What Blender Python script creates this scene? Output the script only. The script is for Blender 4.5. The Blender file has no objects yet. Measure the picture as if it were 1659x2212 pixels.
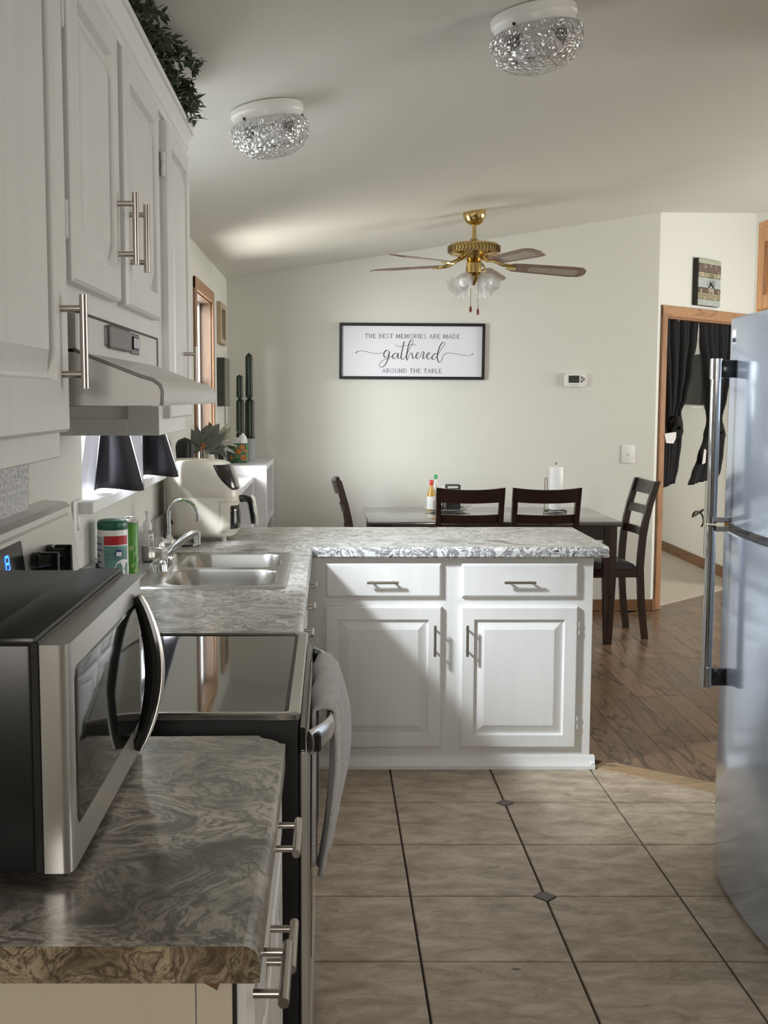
import bpy, bmesh, math, random
from mathutils import Vector, Matrix

random.seed(7)
PI = math.pi
SC = bpy.context.scene
COL = SC.collection

# ------------------------------------------------------------------ camera
CAM_H = 1.52
cam_d = bpy.data.cameras.new('camera')
cam = bpy.data.objects.new('camera', cam_d)
COL.objects.link(cam)
cam.location = (0, 0, CAM_H)
cam.rotation_euler = (math.radians(90 - 5.62), 0, 0)
cam_d.sensor_fit = 'VERTICAL'
cam_d.sensor_height = 36.0
cam_d.lens = 2500.0 / 2212.0 * 36.0
cam_d.shift_x = (829.5 - 712.0) / 2212.0
cam_d.clip_start = 0.05
SC.camera = cam

# ------------------------------------------------------------------ world, lights, exposure
world = bpy.data.worlds.new('world')
SC.world = world
world.use_nodes = True
wbg = world.node_tree.nodes['Background']
wbg.inputs[0].default_value = (0.95, 0.97, 1.0, 1)
wbg.inputs[1].default_value = 2.0


def area(name, loc, target, sx, sy, power, color=(1, 1, 1), spread=180):
    d = bpy.data.lights.new(name, 'AREA')
    d.shape = 'RECTANGLE'
    d.size = sx
    d.size_y = sy
    d.energy = power
    d.color = color
    d.spread = math.radians(spread)
    o = bpy.data.objects.new(name, d)
    COL.objects.link(o)
    o.location = loc
    o.rotation_euler = (Vector(target) - Vector(loc)).to_track_quat('-Z', 'Y').to_euler()
    return o


# daylight through the window over the sink (high, outside), dining window, living room windows, bedroom window
area('daylight_sink_window_high', (-1.6, 3.15, 2.47), (0.6, 4.6, 0.5), 0.3, 0.3, 190, (0.86, 0.94, 1.0))
area('daylight_sink_window', (-2.6, 4.4, 1.9), (1.0, 3.7, 1.2), 1.8, 1.3, 330, (0.91, 0.96, 1.0))
area('daylight_dining_window', (-2.0, 5.9, 1.9), (1.2, 7.9, 1.3), 2.2, 1.6, 185, (0.95, 0.985, 1.0))
area('daylight_dining_ground_bounce', (-1.7, 6.9, 0.35), (0.7, 6.4, 2.5), 1.8, 1.2, 130, (1.0, 0.97, 0.90))
area('daylight_living_room', (6.0, 6.7, 1.8), (1.5, 7.0, 1.3), 2.6, 1.7, 190, (1.0, 0.975, 0.93))
area('daylight_bedroom', (0.05, 10.4, 1.6), (3.2, 10.0, 0.7), 1.2, 1.2, 60, (1.0, 0.97, 0.9))
area('fill_kitchen_right', (2.5, 2.2, 1.75), (-0.4, 1.9, 1.6), 1.0, 1.1, 20, (1.0, 0.94, 0.85))  # added fill from the right to brighten the left cabinet fronts
area('fill_kitchen_rear', (-0.15, -2.2, 2.0), (-0.1, 2.0, 1.0), 0.8, 0.6, 50, (1.0, 0.94, 0.86))  # added fill from behind the camera for the faces turned towards it

SC.view_settings.view_transform = 'Standard'
SC.view_settings.look = 'None'
SC.view_settings.gamma = 1.0
SC.view_settings.use_curve_mapping = False
SC.view_settings.exposure = 0.0


# ------------------------------------------------------------------ pixel rays of the photograph (1659 x 2212) as a measuring aid
_F, _CX, _CY, _TH = 2500.0, 712.0, 1106.0, math.radians(5.62)


def _ray(u, v):
    a = (u - _CX) / _F
    b = -(v - _CY) / _F
    c, s = math.cos(_TH), math.sin(_TH)
    return Vector((a, c + b * s, -s + b * c))


def PY(u, v, y):
    d = _ray(u, v)
    return d * (y / d.y) + Vector((0, 0, CAM_H))


def PX(u, v, x):
    d = _ray(u, v)
    return d * (x / d.x) + Vector((0, 0, CAM_H))


# ------------------------------------------------------------------ object helpers
OFF = {}


class B:
    def __init__(s):
        s.bm = bmesh.new()

    def box(s, x0, x1, y0, y1, z0, z1, bev=0.0, seg=2, M=None):
        r = bmesh.ops.create_cube(s.bm, size=1.0)
        vs = r['verts']
        for v in vs:
            v.co = Vector((x0 + (v.co.x + .5) * (x1 - x0), y0 + (v.co.y + .5) * (y1 - y0), z0 + (v.co.z + .5) * (z1 - z0)))
            if M:
                v.co = M @ v.co
        if bev > 0:
            es = list({e for v in vs for e in v.link_edges})
            bmesh.ops.bevel(s.bm, geom=es, offset=bev, segments=seg, profile=0.5, affect='EDGES')
        return s

    def ring(s, pts):
        return [s.bm.verts.new(p) for p in pts]

    def bridge(s, a, b, closed=True):
        n = len(a)
        for i in range(n if closed else n - 1):
            j = (i + 1) % n
            try:
                s.bm.faces.new((a[i], a[j], b[j], b[i]))
            except ValueError:
                pass

    def cap(s, a):
        try:
            s.bm.faces.new(a)
        except ValueError:
            pass

    def cyl(s, p0, p1, r0, r1=None, n=16, caps=True):
        p0, p1 = Vector(p0), Vector(p1)
        r1 = r0 if r1 is None else r1
        q = (p1 - p0).to_track_quat('Z', 'Y')
        A, C = [], []
        for i in range(n):
            a = 2 * PI * i / n
            d = q @ Vector((math.cos(a), math.sin(a), 0))
            A.append(p0 + d * r0)
            C.append(p1 + d * r1)
        A, C = s.ring(A), s.ring(C)
        s.bridge(A, C)
        if caps:
            s.cap(A[::-1])
            s.cap(C)
        return s

    def tube(s, pts, r, n=8, flat=None, up=None):
        pts = [Vector(p) for p in pts]
        prev = None
        nrm = None
        rings = []
        for i, p in enumerate(pts):
            t = (pts[min(i + 1, len(pts) - 1)] - pts[max(i - 1, 0)]).normalized()
            if nrm is None:
                nrm = Vector(up) if up else (Vector((0, 0, 1)) if abs(t.z) < .9 else Vector((1, 0, 0)))
            nrm = (nrm - t * nrm.dot(t)).normalized()
            bn = t.cross(nrm)
            rr = r[i] if isinstance(r, (list, tuple)) else r
            fl = 1.0 if flat is None else flat
            ring = s.ring([p + nrm * math.cos(2 * PI * k / n) * rr * fl + bn * math.sin(2 * PI * k / n) * rr for k in range(n)])
            if prev:
                s.bridge(prev, ring)
            prev = ring
            rings.append(ring)
        s.cap(rings[0][::-1])
        s.cap(rings[-1])
        return s

    def lathe(s, prof, n=24, M=None, rfun=None, closed_ends=True):
        prev = None
        first = None
        for (r, z) in prof:
            pts = []
            for i in range(n):
                a = 2 * PI * i / n
                rr = r * (rfun(a, z) if rfun else 1.0)
                p = Vector((rr * math.cos(a), rr * math.sin(a), z))
                pts.append(M @ p if M else p)
            rg = s.ring(pts)
            if prev:
                s.bridge(prev, rg)
            else:
                first = rg
            prev = rg
        if closed_ends:
            s.cap(first[::-1])
            s.cap(prev)
        return s

    def prism(s, poly, axis, a, b):
        def m(p, t):
            if axis == 'x':
                return Vector((t, p[0], p[1]))
            if axis == 'y':
                return Vector((p[0], t, p[1]))
            return Vector((p[0], p[1], t))
        A = s.ring([m(p, a) for p in poly])
        C = s.ring([m(p, b) for p in poly])
        s.bridge(A, C)
        s.cap(A[::-1])
        s.cap(C)
        return s

    def grid(s, fn, nu, nv):
        V = [[s.bm.verts.new(fn(i / nu, j / nv)) for j in range(nv + 1)] for i in range(nu + 1)]
        for i in range(nu):
            for j in range(nv):
                s.bm.faces.new((V[i][j], V[i + 1][j], V[i + 1][j + 1], V[i][j + 1]))
        return s

    def sphere(s, c, r, n=12, sz=1.0):
        ret = bmesh.ops.create_uvsphere(s.bm, u_segments=n, v_segments=max(6, n * 2 // 3), radius=r)
        for v in ret['verts']:
            v.co = Vector((v.co.x, v.co.y, v.co.z * sz)) + Vector(c)
        return s

    def ribbon(s, pts, w, fn):
        """flat stroke in a plane: pts 2-D, w width (scalar or list), fn maps (a, b) to 3-D"""
        n = len(pts)
        L, R = [], []
        for i in range(n):
            a = Vector(pts[max(i - 1, 0)])
            b = Vector(pts[min(i + 1, n - 1)])
            t = (b - a)
            t = t.normalized() if t.length > 1e-9 else Vector((1, 0))
            nn = Vector((-t.y, t.x))
            ww = (w[i] if isinstance(w, (list, tuple)) else w) / 2
            p = Vector(pts[i])
            L.append(s.bm.verts.new(fn(*(p + nn * ww))))
            R.append(s.bm.verts.new(fn(*(p - nn * ww))))
        for i in range(n - 1):
            s.bm.faces.new((L[i], L[i + 1], R[i + 1], R[i]))
        return s


def obj(name, b, m, parent=None, smooth=True, ang=35, label=None, kind=None, local=False, solid=0.0, fix=True):
    if fix:
        bmesh.ops.recalc_face_normals(b.bm, faces=b.bm.faces[:])
    off = OFF.get(parent, Vector((0, 0, 0))) if parent else Vector((0, 0, 0))
    if parent and not local:
        bmesh.ops.translate(b.bm, verts=b.bm.verts[:], vec=-off)
    me = bpy.data.meshes.new(name)
    b.bm.to_mesh(me)
    b.bm.free()
    if smooth:
        for p in me.polygons:
            p.use_smooth = True
        me.set_sharp_from_angle(angle=math.radians(ang))
    me.materials.append(m)
    o = bpy.data.objects.new(name, me)
    COL.objects.link(o)
    if parent:
        o.parent = parent
        OFF[o] = off
    else:
        OFF[o] = Vector((0, 0, 0))
    if label:
        o['label'] = label
    if kind:
        o['kind'] = kind
    if solid:
        md = o.modifiers.new('thickness', 'SOLIDIFY')
        md.thickness = solid
        md.offset = 0
    return o


def thing(name, label, cat, loc=(0, 0, 0), rot=(0, 0, 0), group=None):
    o = bpy.data.objects.new(name, None)
    o.empty_display_size = 0.05
    COL.objects.link(o)
    o.location = loc
    o.rotation_euler = rot
    o['label'] = label
    o['category'] = cat
    if group:
        o['group'] = group
    OFF[o] = Vector(loc)
    return o


def tag(o, label, cat, group=None):
    o['label'] = label
    o['category'] = cat
    if group:
        o['group'] = group
    return o


def struct(name, b, m, parent=None, smooth=False, label=None):
    o = obj(name, b, m, parent, smooth=smooth, kind=None if parent else 'structure')
    if label:
        o['label'] = label
    return o


def dup(o, parent=None):
    c = o.copy()
    COL.objects.link(c)
    if parent:
        c.parent = parent
    for ch in list(o.children):
        dup(ch, c)
    return c


# ------------------------------------------------------------------ material helpers
def new_mat(name):
    m = bpy.data.materials.new(name)
    m.use_nodes = True
    nt = m.node_tree
    return m, nt, nt.nodes['Principled BSDF']


def N(nt, typ, **kw):
    n = nt.nodes.new(typ)
    for k, v in kw.items():
        setattr(n, k, v)
    return n


def coords(nt, scale=(1, 1, 1), rnd=False, rot=(0, 0, 0)):
    tc = N(nt, 'ShaderNodeTexCoord')
    mp = N(nt, 'ShaderNodeMapping')
    mp.inputs['Scale'].default_value = scale
    mp.inputs['Rotation'].default_value = rot
    nt.links.new(tc.outputs['Object'], mp.inputs['Vector'])
    if rnd:
        oi = N(nt, 'ShaderNodeObjectInfo')
        mul = N(nt, 'ShaderNodeMath', operation='MULTIPLY')
        mul.inputs[1].default_value = 37.0
        nt.links.new(oi.outputs['Random'], mul.inputs[0])
        ad = N(nt, 'ShaderNodeVectorMath', operation='ADD')
        nt.links.new(mp.outputs['Vector'], ad.inputs[0])
        nt.links.new(mul.outputs[0], ad.inputs[1])
        return ad.outputs[0]
    return mp.outputs['Vector']


def noise(nt, vec, scale, detail=4, rough=.55, dist=0.0):
    n = N(nt, 'ShaderNodeTexNoise')
    n.inputs['Scale'].default_value = scale
    n.inputs['Detail'].default_value = detail
    n.inputs['Roughness'].default_value = rough
    n.inputs['Distortion'].default_value = dist
    nt.links.new(vec, n.inputs['Vector'])
    return n.outputs['Fac']


def ramp(nt, fac, stops, interp='LINEAR'):
    r = N(nt, 'ShaderNodeValToRGB')
    r.color_ramp.interpolation = interp
    el = r.color_ramp.elements
    while len(el) < len(stops):
        el.new(0.5)
    for e, (p, c) in zip(el, stops):
        e.position = p
        e.color = (*c, 1) if len(c) == 3 else c
    nt.links.new(fac, r.inputs['Fac'])
    return r.outputs['Color']


def mix(nt, fac, a, b, mode='MIX'):
    m = N(nt, 'ShaderNodeMix', data_type='RGBA', blend_type=mode)
    for sock, v in ((m.inputs[0], fac), (m.inputs[6], a), (m.inputs[7], b)):
        if hasattr(v, 'is_linked'):
            nt.links.new(v, sock)
        elif isinstance(v, (int, float)):
            sock.default_value = v
        else:
            sock.default_value = (*v, 1) if len(v) == 3 else v
    return m.outputs[2]


def bump(nt, bs, height, strength, dist=0.002):
    b = N(nt, 'ShaderNodeBump')
    b.inputs['Strength'].default_value = strength
    b.inputs['Distance'].default_value = dist
    nt.links.new(height, b.inputs['Height'])
    nt.links.new(b.outputs['Normal'], bs.inputs['Normal'])


def plain(name, col, rough=.5, metal=0.0, spec=None, bump_s=None, var=None, coat=0.0, alpha=None):
    """one base colour; var = (scale, darker factor) mottles it, bump_s = (scale, strength)"""
    m, nt, bs = new_mat(name)
    bs.inputs['Base Color'].default_value = (*col, 1)
    bs.inputs['Roughness'].default_value = rough
    bs.inputs['Metallic'].default_value = metal
    if spec is not None:
        bs.inputs['Specular IOR Level'].default_value = spec
    if coat:
        bs.inputs['Coat Weight'].default_value = coat
        bs.inputs['Coat Roughness'].default_value = .08
    if var:
        v = coords(nt, var[2] if len(var) > 2 else (1, 1, 1))
        f = noise(nt, v, var[0], 5)
        c = ramp(nt, f, [(.3, tuple(x * var[1] for x in col)), (.7, col)])
        nt.links.new(c, bs.inputs['Base Color'])
    if bump_s:
        v = coords(nt, bump_s[2] if len(bump_s) > 2 else (1, 1, 1))
        bump(nt, bs, noise(nt, v, bump_s[0], 3), bump_s[1])
    return m


def brushed(name, col, rough, axis_scale, metal=1.0):
    m, nt, bs = new_mat(name)
    bs.inputs['Metallic'].default_value = metal
    v = coords(nt, axis_scale)
    f = noise(nt, v, 6, 3)
    c = ramp(nt, f, [(.25, tuple(x * .86 for x in col)), (.75, col)])
    nt.links.new(c, bs.inputs['Base Color'])
    r = N(nt, 'ShaderNodeMapRange')
    r.inputs['To Min'].default_value = rough * .8
    r.inputs['To Max'].default_value = rough * 1.25
    nt.links.new(f, r.inputs['Value'])
    nt.links.new(r.outputs[0], bs.inputs['Roughness'])
    return m


def glassy(name, tint=(1, 1, 1), rough=0.0, tr=0.85, ior=1.45, bump_v=None):
    """thin clear sheet: transparent mixed with a glossy reflection"""
    m = bpy.data.materials.new(name)
    m.use_nodes = True
    nt = m.node_tree
    nt.nodes.clear()
    out = N(nt, 'ShaderNodeOutputMaterial')
    t = N(nt, 'ShaderNodeBsdfTransparent')
    t.inputs[0].default_value = (*tint, 1)
    g = N(nt, 'ShaderNodeBsdfGlossy')
    g.inputs['Roughness'].default_value = max(rough, .02)
    fr = N(nt, 'ShaderNodeLayerWeight')          # facing term, the same on both sides of the sheet
    fr.inputs['Blend'].default_value = .5
    pw = N(nt, 'ShaderNodeMath', operation='POWER')
    pw.inputs[1].default_value = 4.0
    nt.links.new(fr.outputs['Facing'], pw.inputs[0])
    sc_ = N(nt, 'ShaderNodeMath', operation='MULTIPLY_ADD')
    sc_.inputs[1].default_value = .85
    sc_.inputs[2].default_value = ((ior - 1) / (ior + 1)) ** 2
    nt.links.new(pw.outputs[0], sc_.inputs[0])
    mx = N(nt, 'ShaderNodeMixShader')
    mad = N(nt, 'ShaderNodeMath', operation='ADD')
    mad.inputs[1].default_value = (1 - tr) * .5
    nt.links.new(sc_.outputs[0], mad.inputs[0])
    nt.links.new(mad.outputs[0], mx.inputs[0])
    nt.links.new(t.outputs[0], mx.inputs[1])
    nt.links.new(g.outputs[0], mx.inputs[2])
    nt.links.new(mx.outputs[0], out.inputs['Surface'])
    if bump_v:
        tc = N(nt, 'ShaderNodeTexCoord')
        vo = N(nt, 'ShaderNodeTexVoronoi')
        vo.inputs['Scale'].default_value = bump_v[0]
        nt.links.new(tc.outputs['Object'], vo.inputs['Vector'])
        b = N(nt, 'ShaderNodeBump')
        b.inputs['Strength'].default_value = bump_v[1]
        b.inputs['Distance'].default_value = .01
        nt.links.new(vo.outputs['Distance'], b.inputs['Height'])
        nt.links.new(b.outputs['Normal'], g.inputs['Normal'])
        nt.links.new(b.outputs['Normal'], fr.inputs['Normal'])
    return m


def laminate(name, light, mid, dark, sc, streak=(1.0, 3.2, 3.2), coat=.25, contrast=1.0, cloud=.5, rot=.18):
    """feathery warped streaks between light, mid and dark, with broader clouds"""
    m, nt, bs = new_mat(name)
    v = coords(nt, (1, 1, 1), rot=(0, 0, rot))
    wn = N(nt, 'ShaderNodeTexNoise')
    wn.inputs['Scale'].default_value = sc * .9
    wn.inputs['Detail'].default_value = 3
    nt.links.new(v, wn.inputs['Vector'])
    sub = N(nt, 'ShaderNodeVectorMath', operation='SUBTRACT')
    sub.inputs[1].default_value = (.5, .5, .5)
    nt.links.new(wn.outputs['Color'], sub.inputs[0])
    sm = N(nt, 'ShaderNodeVectorMath', operation='SCALE')
    sm.inputs['Scale'].default_value = .16
    nt.links.new(sub.outputs[0], sm.inputs[0])
    ad = N(nt, 'ShaderNodeVectorMath', operation='ADD')
    nt.links.new(v, ad.inputs[0])
    nt.links.new(sm.outputs[0], ad.inputs[1])
    st = N(nt, 'ShaderNodeVectorMath', operation='MULTIPLY')
    st.inputs[1].default_value = streak
    nt.links.new(ad.outputs[0], st.inputs[0])
    f1 = noise(nt, st.outputs[0], sc * 1.5, 8, .60, .9)
    h = lambda a, b, k: tuple(x + (y - x) * k for x, y in zip(a, b))
    base = ramp(nt, f1, [(.33, h(mid, dark, min(1, .75 * contrast))), (.385, mid), (.425, light), (.455, h(mid, dark, min(1, .35 * contrast))), (.475, light), (.515, light), (.545, h(mid, dark, min(1, .45 * contrast))), (.575, light), (.62, mid), (.67, h(mid, dark, min(1, .6 * contrast)))])
    f2 = noise(nt, st.outputs[0], sc * 3.6, 7, .64, .9)
    fine = ramp(nt, f2, [(.38, (1, 1, 1)), (.42, (0, 0, 0)), (.455, (0, 0, 0)), (.475, (1, 1, 1)), (.495, (0, 0, 0)), (.60, (0, 0, 0)), (.65, (.8, .8, .8))])
    mf = N(nt, 'ShaderNodeMath', operation='MULTIPLY')
    mf.inputs[1].default_value = min(1.0, .62 * contrast)
    nt.links.new(fine, mf.inputs[0])
    c = mix(nt, mf.outputs[0], base, h(mid, dark, .75))
    f3 = noise(nt, ad.outputs[0], sc * .75, 5, .6)
    cl = ramp(nt, f3, [(.40, (0, 0, 0)), (.60, (1, 1, 1))])
    mm = N(nt, 'ShaderNodeMath', operation='MULTIPLY')
    mm.inputs[1].default_value = cloud
    nt.links.new(cl, mm.inputs[0])
    c2 = mix(nt, mm.outputs[0], c, mix(nt, .5, mix(nt, .65, mid, dark), c, 'MULTIPLY'))
    nt.links.new(c2, bs.inputs['Base Color'])
    bs.inputs['Roughness'].default_value = .3
    bs.inputs['Coat Weight'].default_value = coat
    bs.inputs['Coat Roughness'].default_value = .15
    return m


def marbled(name):
    """black and white marbling of the sunlit counter edge"""
    m, nt, bs = new_mat(name)
    f = noise(nt, coords(nt), 13, 9, .68, 1.6)
    c = ramp(nt, f, [(.36, (.02, .02, .022)), (.42, (.62, .62, .62)), (.465, (.78, .78, .77)), (.485, (.015, .015, .018)), (.51, (.45, .45, .45)), (.54, (.01, .01, .012)), (.56, (.75, .75, .74)), (.63, (.7, .7, .69)), (.66, (.05, .05, .05))])
    nt.links.new(c, bs.inputs['Base Color'])
    bs.inputs['Roughness'].default_value = .35
    return m


def woodgrain(name, cols, sc=(1, 1, 1), rings=10.0, rough=.35, rnd=False, dark_line=.5, coat=0.0, tone=0.0):
    """iso-lines of a stretched noise: cathedral grain"""
    m, nt, bs = new_mat(name)
    v = coords(nt, sc, rnd)
    f = noise(nt, v, 1.0, 2, .45, .3)
    mu = N(nt, 'ShaderNodeMath', operation='MULTIPLY')
    mu.inputs[1].default_value = rings * 2 * PI
    nt.links.new(f, mu.inputs[0])
    si = N(nt, 'ShaderNodeMath', operation='SINE')
    nt.links.new(mu.outputs[0], si.inputs[0])
    fine = noise(nt, v, 9.0, 6, .7)
    line = ramp(nt, si.outputs[0], [(.55, (0, 0, 0)), (.95, (1, 1, 1))])
    base = ramp(nt, fine, [(.3, cols[0]), (.55, cols[1]), (.75, cols[2])])
    msk = noise(nt, v, .6, 2)
    mk = ramp(nt, msk, [(.35, (.15, .15, .15)), (.6, (1, 1, 1))])
    mm = N(nt, 'ShaderNodeMath', operation='MULTIPLY')
    nt.links.new(line, mm.inputs[0])
    nt.links.new(mk, mm.inputs[1])
    m2 = N(nt, 'ShaderNodeMath', operation='MULTIPLY')
    m2.inputs[1].default_value = dark_line
    nt.links.new(mm.outputs[0], m2.inputs[0])
    c = mix(nt, m2.outputs[0], base, tuple(x * .3 for x in cols[0]))
    if tone:
        oi = N(nt, 'ShaderNodeObjectInfo')
        mr = N(nt, 'ShaderNodeMapRange')
        mr.inputs['To Min'].default_value = 1 - tone
        mr.inputs['To Max'].default_value = 1 + tone
        nt.links.new(oi.outputs['Random'], mr.inputs['Value'])
        hs = N(nt, 'ShaderNodeHueSaturation')
        nt.links.new(mr.outputs[0], hs.inputs['Value'])
        nt.links.new(c, hs.inputs['Color'])
        c = hs.outputs['Color']
    nt.links.new(c, bs.inputs['Base Color'])
    bs.inputs['Roughness'].default_value = rough
    bs.inputs['Coat Weight'].default_value = coat
    bs.inputs['Coat Roughness'].default_value = .2
    return m


def emission(name, col, s):
    m, nt, bs = new_mat(name)
    bs.inputs['Base Color'].default_value = (*col, 1)
    bs.inputs['Emission Color'].default_value = (*col, 1)
    bs.inputs['Emission Strength'].default_value = s
    return m


def cloth(name, col, var=.75, scale=300, trans=0.0):
    m, nt, bs = new_mat(name)
    v = coords(nt)
    f = noise(nt, v, scale, 2)
    c = ramp(nt, f, [(.3, tuple(x * var for x in col)), (.7, col)])
    nt.links.new(c, bs.inputs['Base Color'])
    bs.inputs['Roughness'].default_value = .9
    bs.inputs['Sheen Weight'].default_value = .15 if col[0] > .1 else .02
    bump(nt, bs, f, .3, .001)
    if trans:
        tr = N(nt, 'ShaderNodeBsdfTranslucent')
        nt.links.new(c, tr.inputs[0])
        mx = N(nt, 'ShaderNodeMixShader')
        mx.inputs[0].default_value = trans
        out = nt.nodes['Material Output']
        nt.links.new(bs.outputs[0], mx.inputs[1])
        nt.links.new(tr.outputs[0], mx.inputs[2])
        nt.links.new(mx.outputs[0], out.inputs['Surface'])
    return m


M = {}
M['wall'] = plain('wall_paint', (.67, .665, .605), .75, bump_s=(55, .12))
M['ceil'] = plain('ceiling_paint', (.66, .645, .575), .7, bump_s=(42, .35))
M['white'] = plain('white_cabinet_paint', (.78, .77, .75), .34, var=(3, .93, (6, 6, .5)), bump_s=(14, .05, (8, 8, .6)))
M['whitetrim'] = plain('white_trim_paint', (.8, .8, .79), .4, bump_s=(20, .05))
M['beige'] = plain('bare_end_panel', (.62, .55, .43), .55, var=(4, .93, (4, 4, .6)))
M['lam'] = laminate('light_laminate', (.78, .765, .735), (.35, .335, .31), (.06, .056, .05), 3.0, (1.0, 1.3, 1), contrast=1.0, cloud=.25, rot=.5)
M['lamedge'] = marbled('edge_laminate')
M['lamdim'] = laminate('dim_laminate', (.58, .53, .45), (.23, .205, .175), (.018, .015, .013), 3.4, (1.0, 1.3, 1), .22, 1.15, .9, rot=.3)  # same laminate as the long counter, its dimness mixed into browner, darker colours
M['lamend'] = laminate('end_laminate', (.5, .40, .27), (.22, .16, .10), (.018, .012, .007), 7.5, (1, 1, 1), .1, 1.2, .8)
M['steel'] = plain('brushed_steel', (.46, .455, .44), .17, .95)
M['backsteel'] = plain('backguard_steel', (.62, .61, .59), .32, .85)
M['steelz'] = plain('brushed_steel_front', (.62, .60, .57), .3, .9)
M['nickel'] = plain('brushed_nickel', (.44, .405, .37), .27, 1.0)
M['sinksteel'] = plain('sink_steel', (.50, .495, .48), .24, 1.0)
M['chrome'] = plain('chrome', (.85, .85, .86), .06, 1.0)
M['darkchrome'] = plain('dark_chrome', (.09, .085, .08), .12, .9)
M['fridge'] = plain('fridge_finish', (.50, .575, .70), .16, .7, coat=.3)
M['barchrome'] = plain('handle_chrome', (.5, .5, .5), .08, 1.0)
M['black'] = plain('black_gloss', (.008, .008, .008), .16, coat=.3)
M['blacksatin'] = plain('black_satin', (.010, .010, .010), .36)
M['blackm'] = plain('black_matte', (.012, .012, .012), .5)
M['glasstop'] = plain('cooktop_glass', (.006, .006, .006), .04, spec=.8, coat=.45)
M['doorglass'] = plain('tinted_door_glass', (.012, .013, .012), .07, spec=.6)
M['hood'] = plain('hood_enamel', (.62, .61, .58), .32, bump_s=(9, .04))
M['hooddark'] = plain('hood_control_grey', (.13, .125, .12), .35)
M['oak'] = woodgrain('oak_trim', [(.24, .115, .052), (.34, .175, .083), (.42, .225, .11)], (9, 9, 1.0), 5, .4, dark_line=.35)
M['oakjamb'] = woodgrain('oak_jamb', [(.10, .06, .035), (.15, .09, .052), (.2, .125, .075)], (9, 9, 1.0), 4, .45, dark_line=.3)
M['oakcab'] = woodgrain('oak_cabinet_front', [(.36, .16, .055), (.5, .235, .085), (.58, .29, .115)], (9, 9, 1.0), 4, .35, dark_line=.3)
M['oakh'] = woodgrain('oak_trim_flat', [(.30, .15, .065), (.42, .225, .105), (.5, .28, .135)], (1.2, 1.2, 12), 5, .4, dark_line=.4)
M['oakbase'] = woodgrain('oak_baseboard', [(.13, .065, .028), (.2, .10, .045), (.25, .135, .06)], (1.5, 1.5, 12), 4, .4)
M['plank'] = woodgrain('floor_plank', [(.115, .064, .036), (.195, .115, .066), (.28, .175, .105)], (9.5, 1.3, 1), 7, .3, True, .85, .15, .22)
M['strip'] = woodgrain('floor_strip', [(.22, .14, .07), (.31, .21, .115), (.38, .27, .16)], (1.2, 9, 1), 6, .6, False, .6)
M['espresso'] = woodgrain('espresso_wood', [(.011, .0045, .003), (.021, .008, .005), (.032, .012, .008)], (6, 6, 1), 4, .28, dark_line=.4, coat=.3)
M['leather'] = plain('black_leather', (.014, .013, .014), .38, bump_s=(120, .15))
M['tabletop'] = plain('tabletop_finish', (.03, .02, .017), .2, spec=.8, var=(6, .6, (1, 8, 8)), coat=1.0)
M['carpet'] = plain('bedroom_carpet', (.6, .53, .43), .95, var=(90, .75), bump_s=(160, .8))
M['blackcloth'] = cloth('black_curtain_cloth', (.0045, .0045, .005))
M['greycloth'] = cloth('dark_grey_valance_cloth', (.022, .020, .026), trans=.02)
M['whitecloth'] = cloth('white_valance_cloth', (.62, .62, .68), .95, 200, trans=.12)
M['lining'] = cloth('white_lining', (.75, .73, .7))
M['towel'] = cloth('grey_terry', (.50, .485, .48), .65, 300)
M['terry'] = cloth('white_terry', (.8, .8, .79), .45, 120)
M['brass'] = plain('brass', (.68, .5, .2), .17, 1.0, var=(25, .7))
M['bladem'] = woodgrain('fan_blade', [(.17, .1, .07), (.26, .17, .125), (.33, .23, .17)], (3, 3, 3), 4, .4)
M['cane'] = plain('fan_cane', (.62, .54, .43), .6, var=(120, .45))
M['frost'] = None
M['bulb'] = plain('bulb_white', (.9, .9, .92), .25)
M['cream'] = plain('cream_plastic', (.73, .69, .59), .33, bump_s=(200, .02))
M['creamd'] = plain('cream_plastic_dark', (.6, .57, .5), .4)
M['plastic'] = plain('white_plastic', (.78, .77, .74), .35)
M['paper'] = plain('white_paper', (.85, .85, .85), .8, bump_s=(150, .1))
M['ink'] = plain('black_ink', (.01, .01, .01), .6)
M['signwhite'] = plain('sign_board', (.76, .76, .8), .6)
M['frameblk'] = plain('black_frame', (.008, .008, .008), .4)
M['lcd'] = plain('lcd', (.035, .038, .03), .25)
M['btn'] = plain('button_grey', (.16, .16, .15), .5)
M['cactus'] = plain('cactus_green', (.008, .032, .009), .42, var=(14, .4))
M['spine'] = plain('cactus_spine', (.40, .38, .3), .7)
M['potgrey'] = plain('grey_pot', (.3, .3, .31), .6)
M['leafsage'] = plain('sage_leaf', (.20, .225, .19), .6, var=(12, .5))
M['leafpale'] = plain('pale_leaf', (.38, .4, .27), .55, var=(12, .7))
M['leafrim'] = plain('leaf_rim', (.5, .5, .42), .6)
M['darkcactus'] = plain('dark_cactus', (.018, .02, .016), .5, var=(10, .5))
M['garland'] = plain('garland_green', (.055, .085, .032), .55, var=(20, .4))
M['stem'] = plain('dark_stem', (.03, .022, .012), .7)
M['flower'] = plain('orange_flower', (.62, .22, .04), .6, var=(40, .5))
M['tissuebox'] = plain('tissue_box_green', (.035, .15, .07), .5, var=(30, .6))
M['tboxl'] = plain('tissue_box_edge', (.25, .4, .16), .5)
M['lidgreen'] = plain('lid_green', (.005, .1, .06), .35)
M['cangreen'] = plain('can_green', (.06, .25, .015), .4)
M['labelteal'] = plain('label_teal', (.16, .36, .33), .4, var=(9, .45, (1, 1, 6)))
M['labelgrey'] = plain('label_grey', (.42, .43, .46), .45)
M['red'] = plain('label_red', (.42, .01, .012), .4)
M['navy'] = plain('label_navy', (.02, .04, .2), .4)
M['soap'] = plain('soap_body', (.42, .41, .38), .25)
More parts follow.
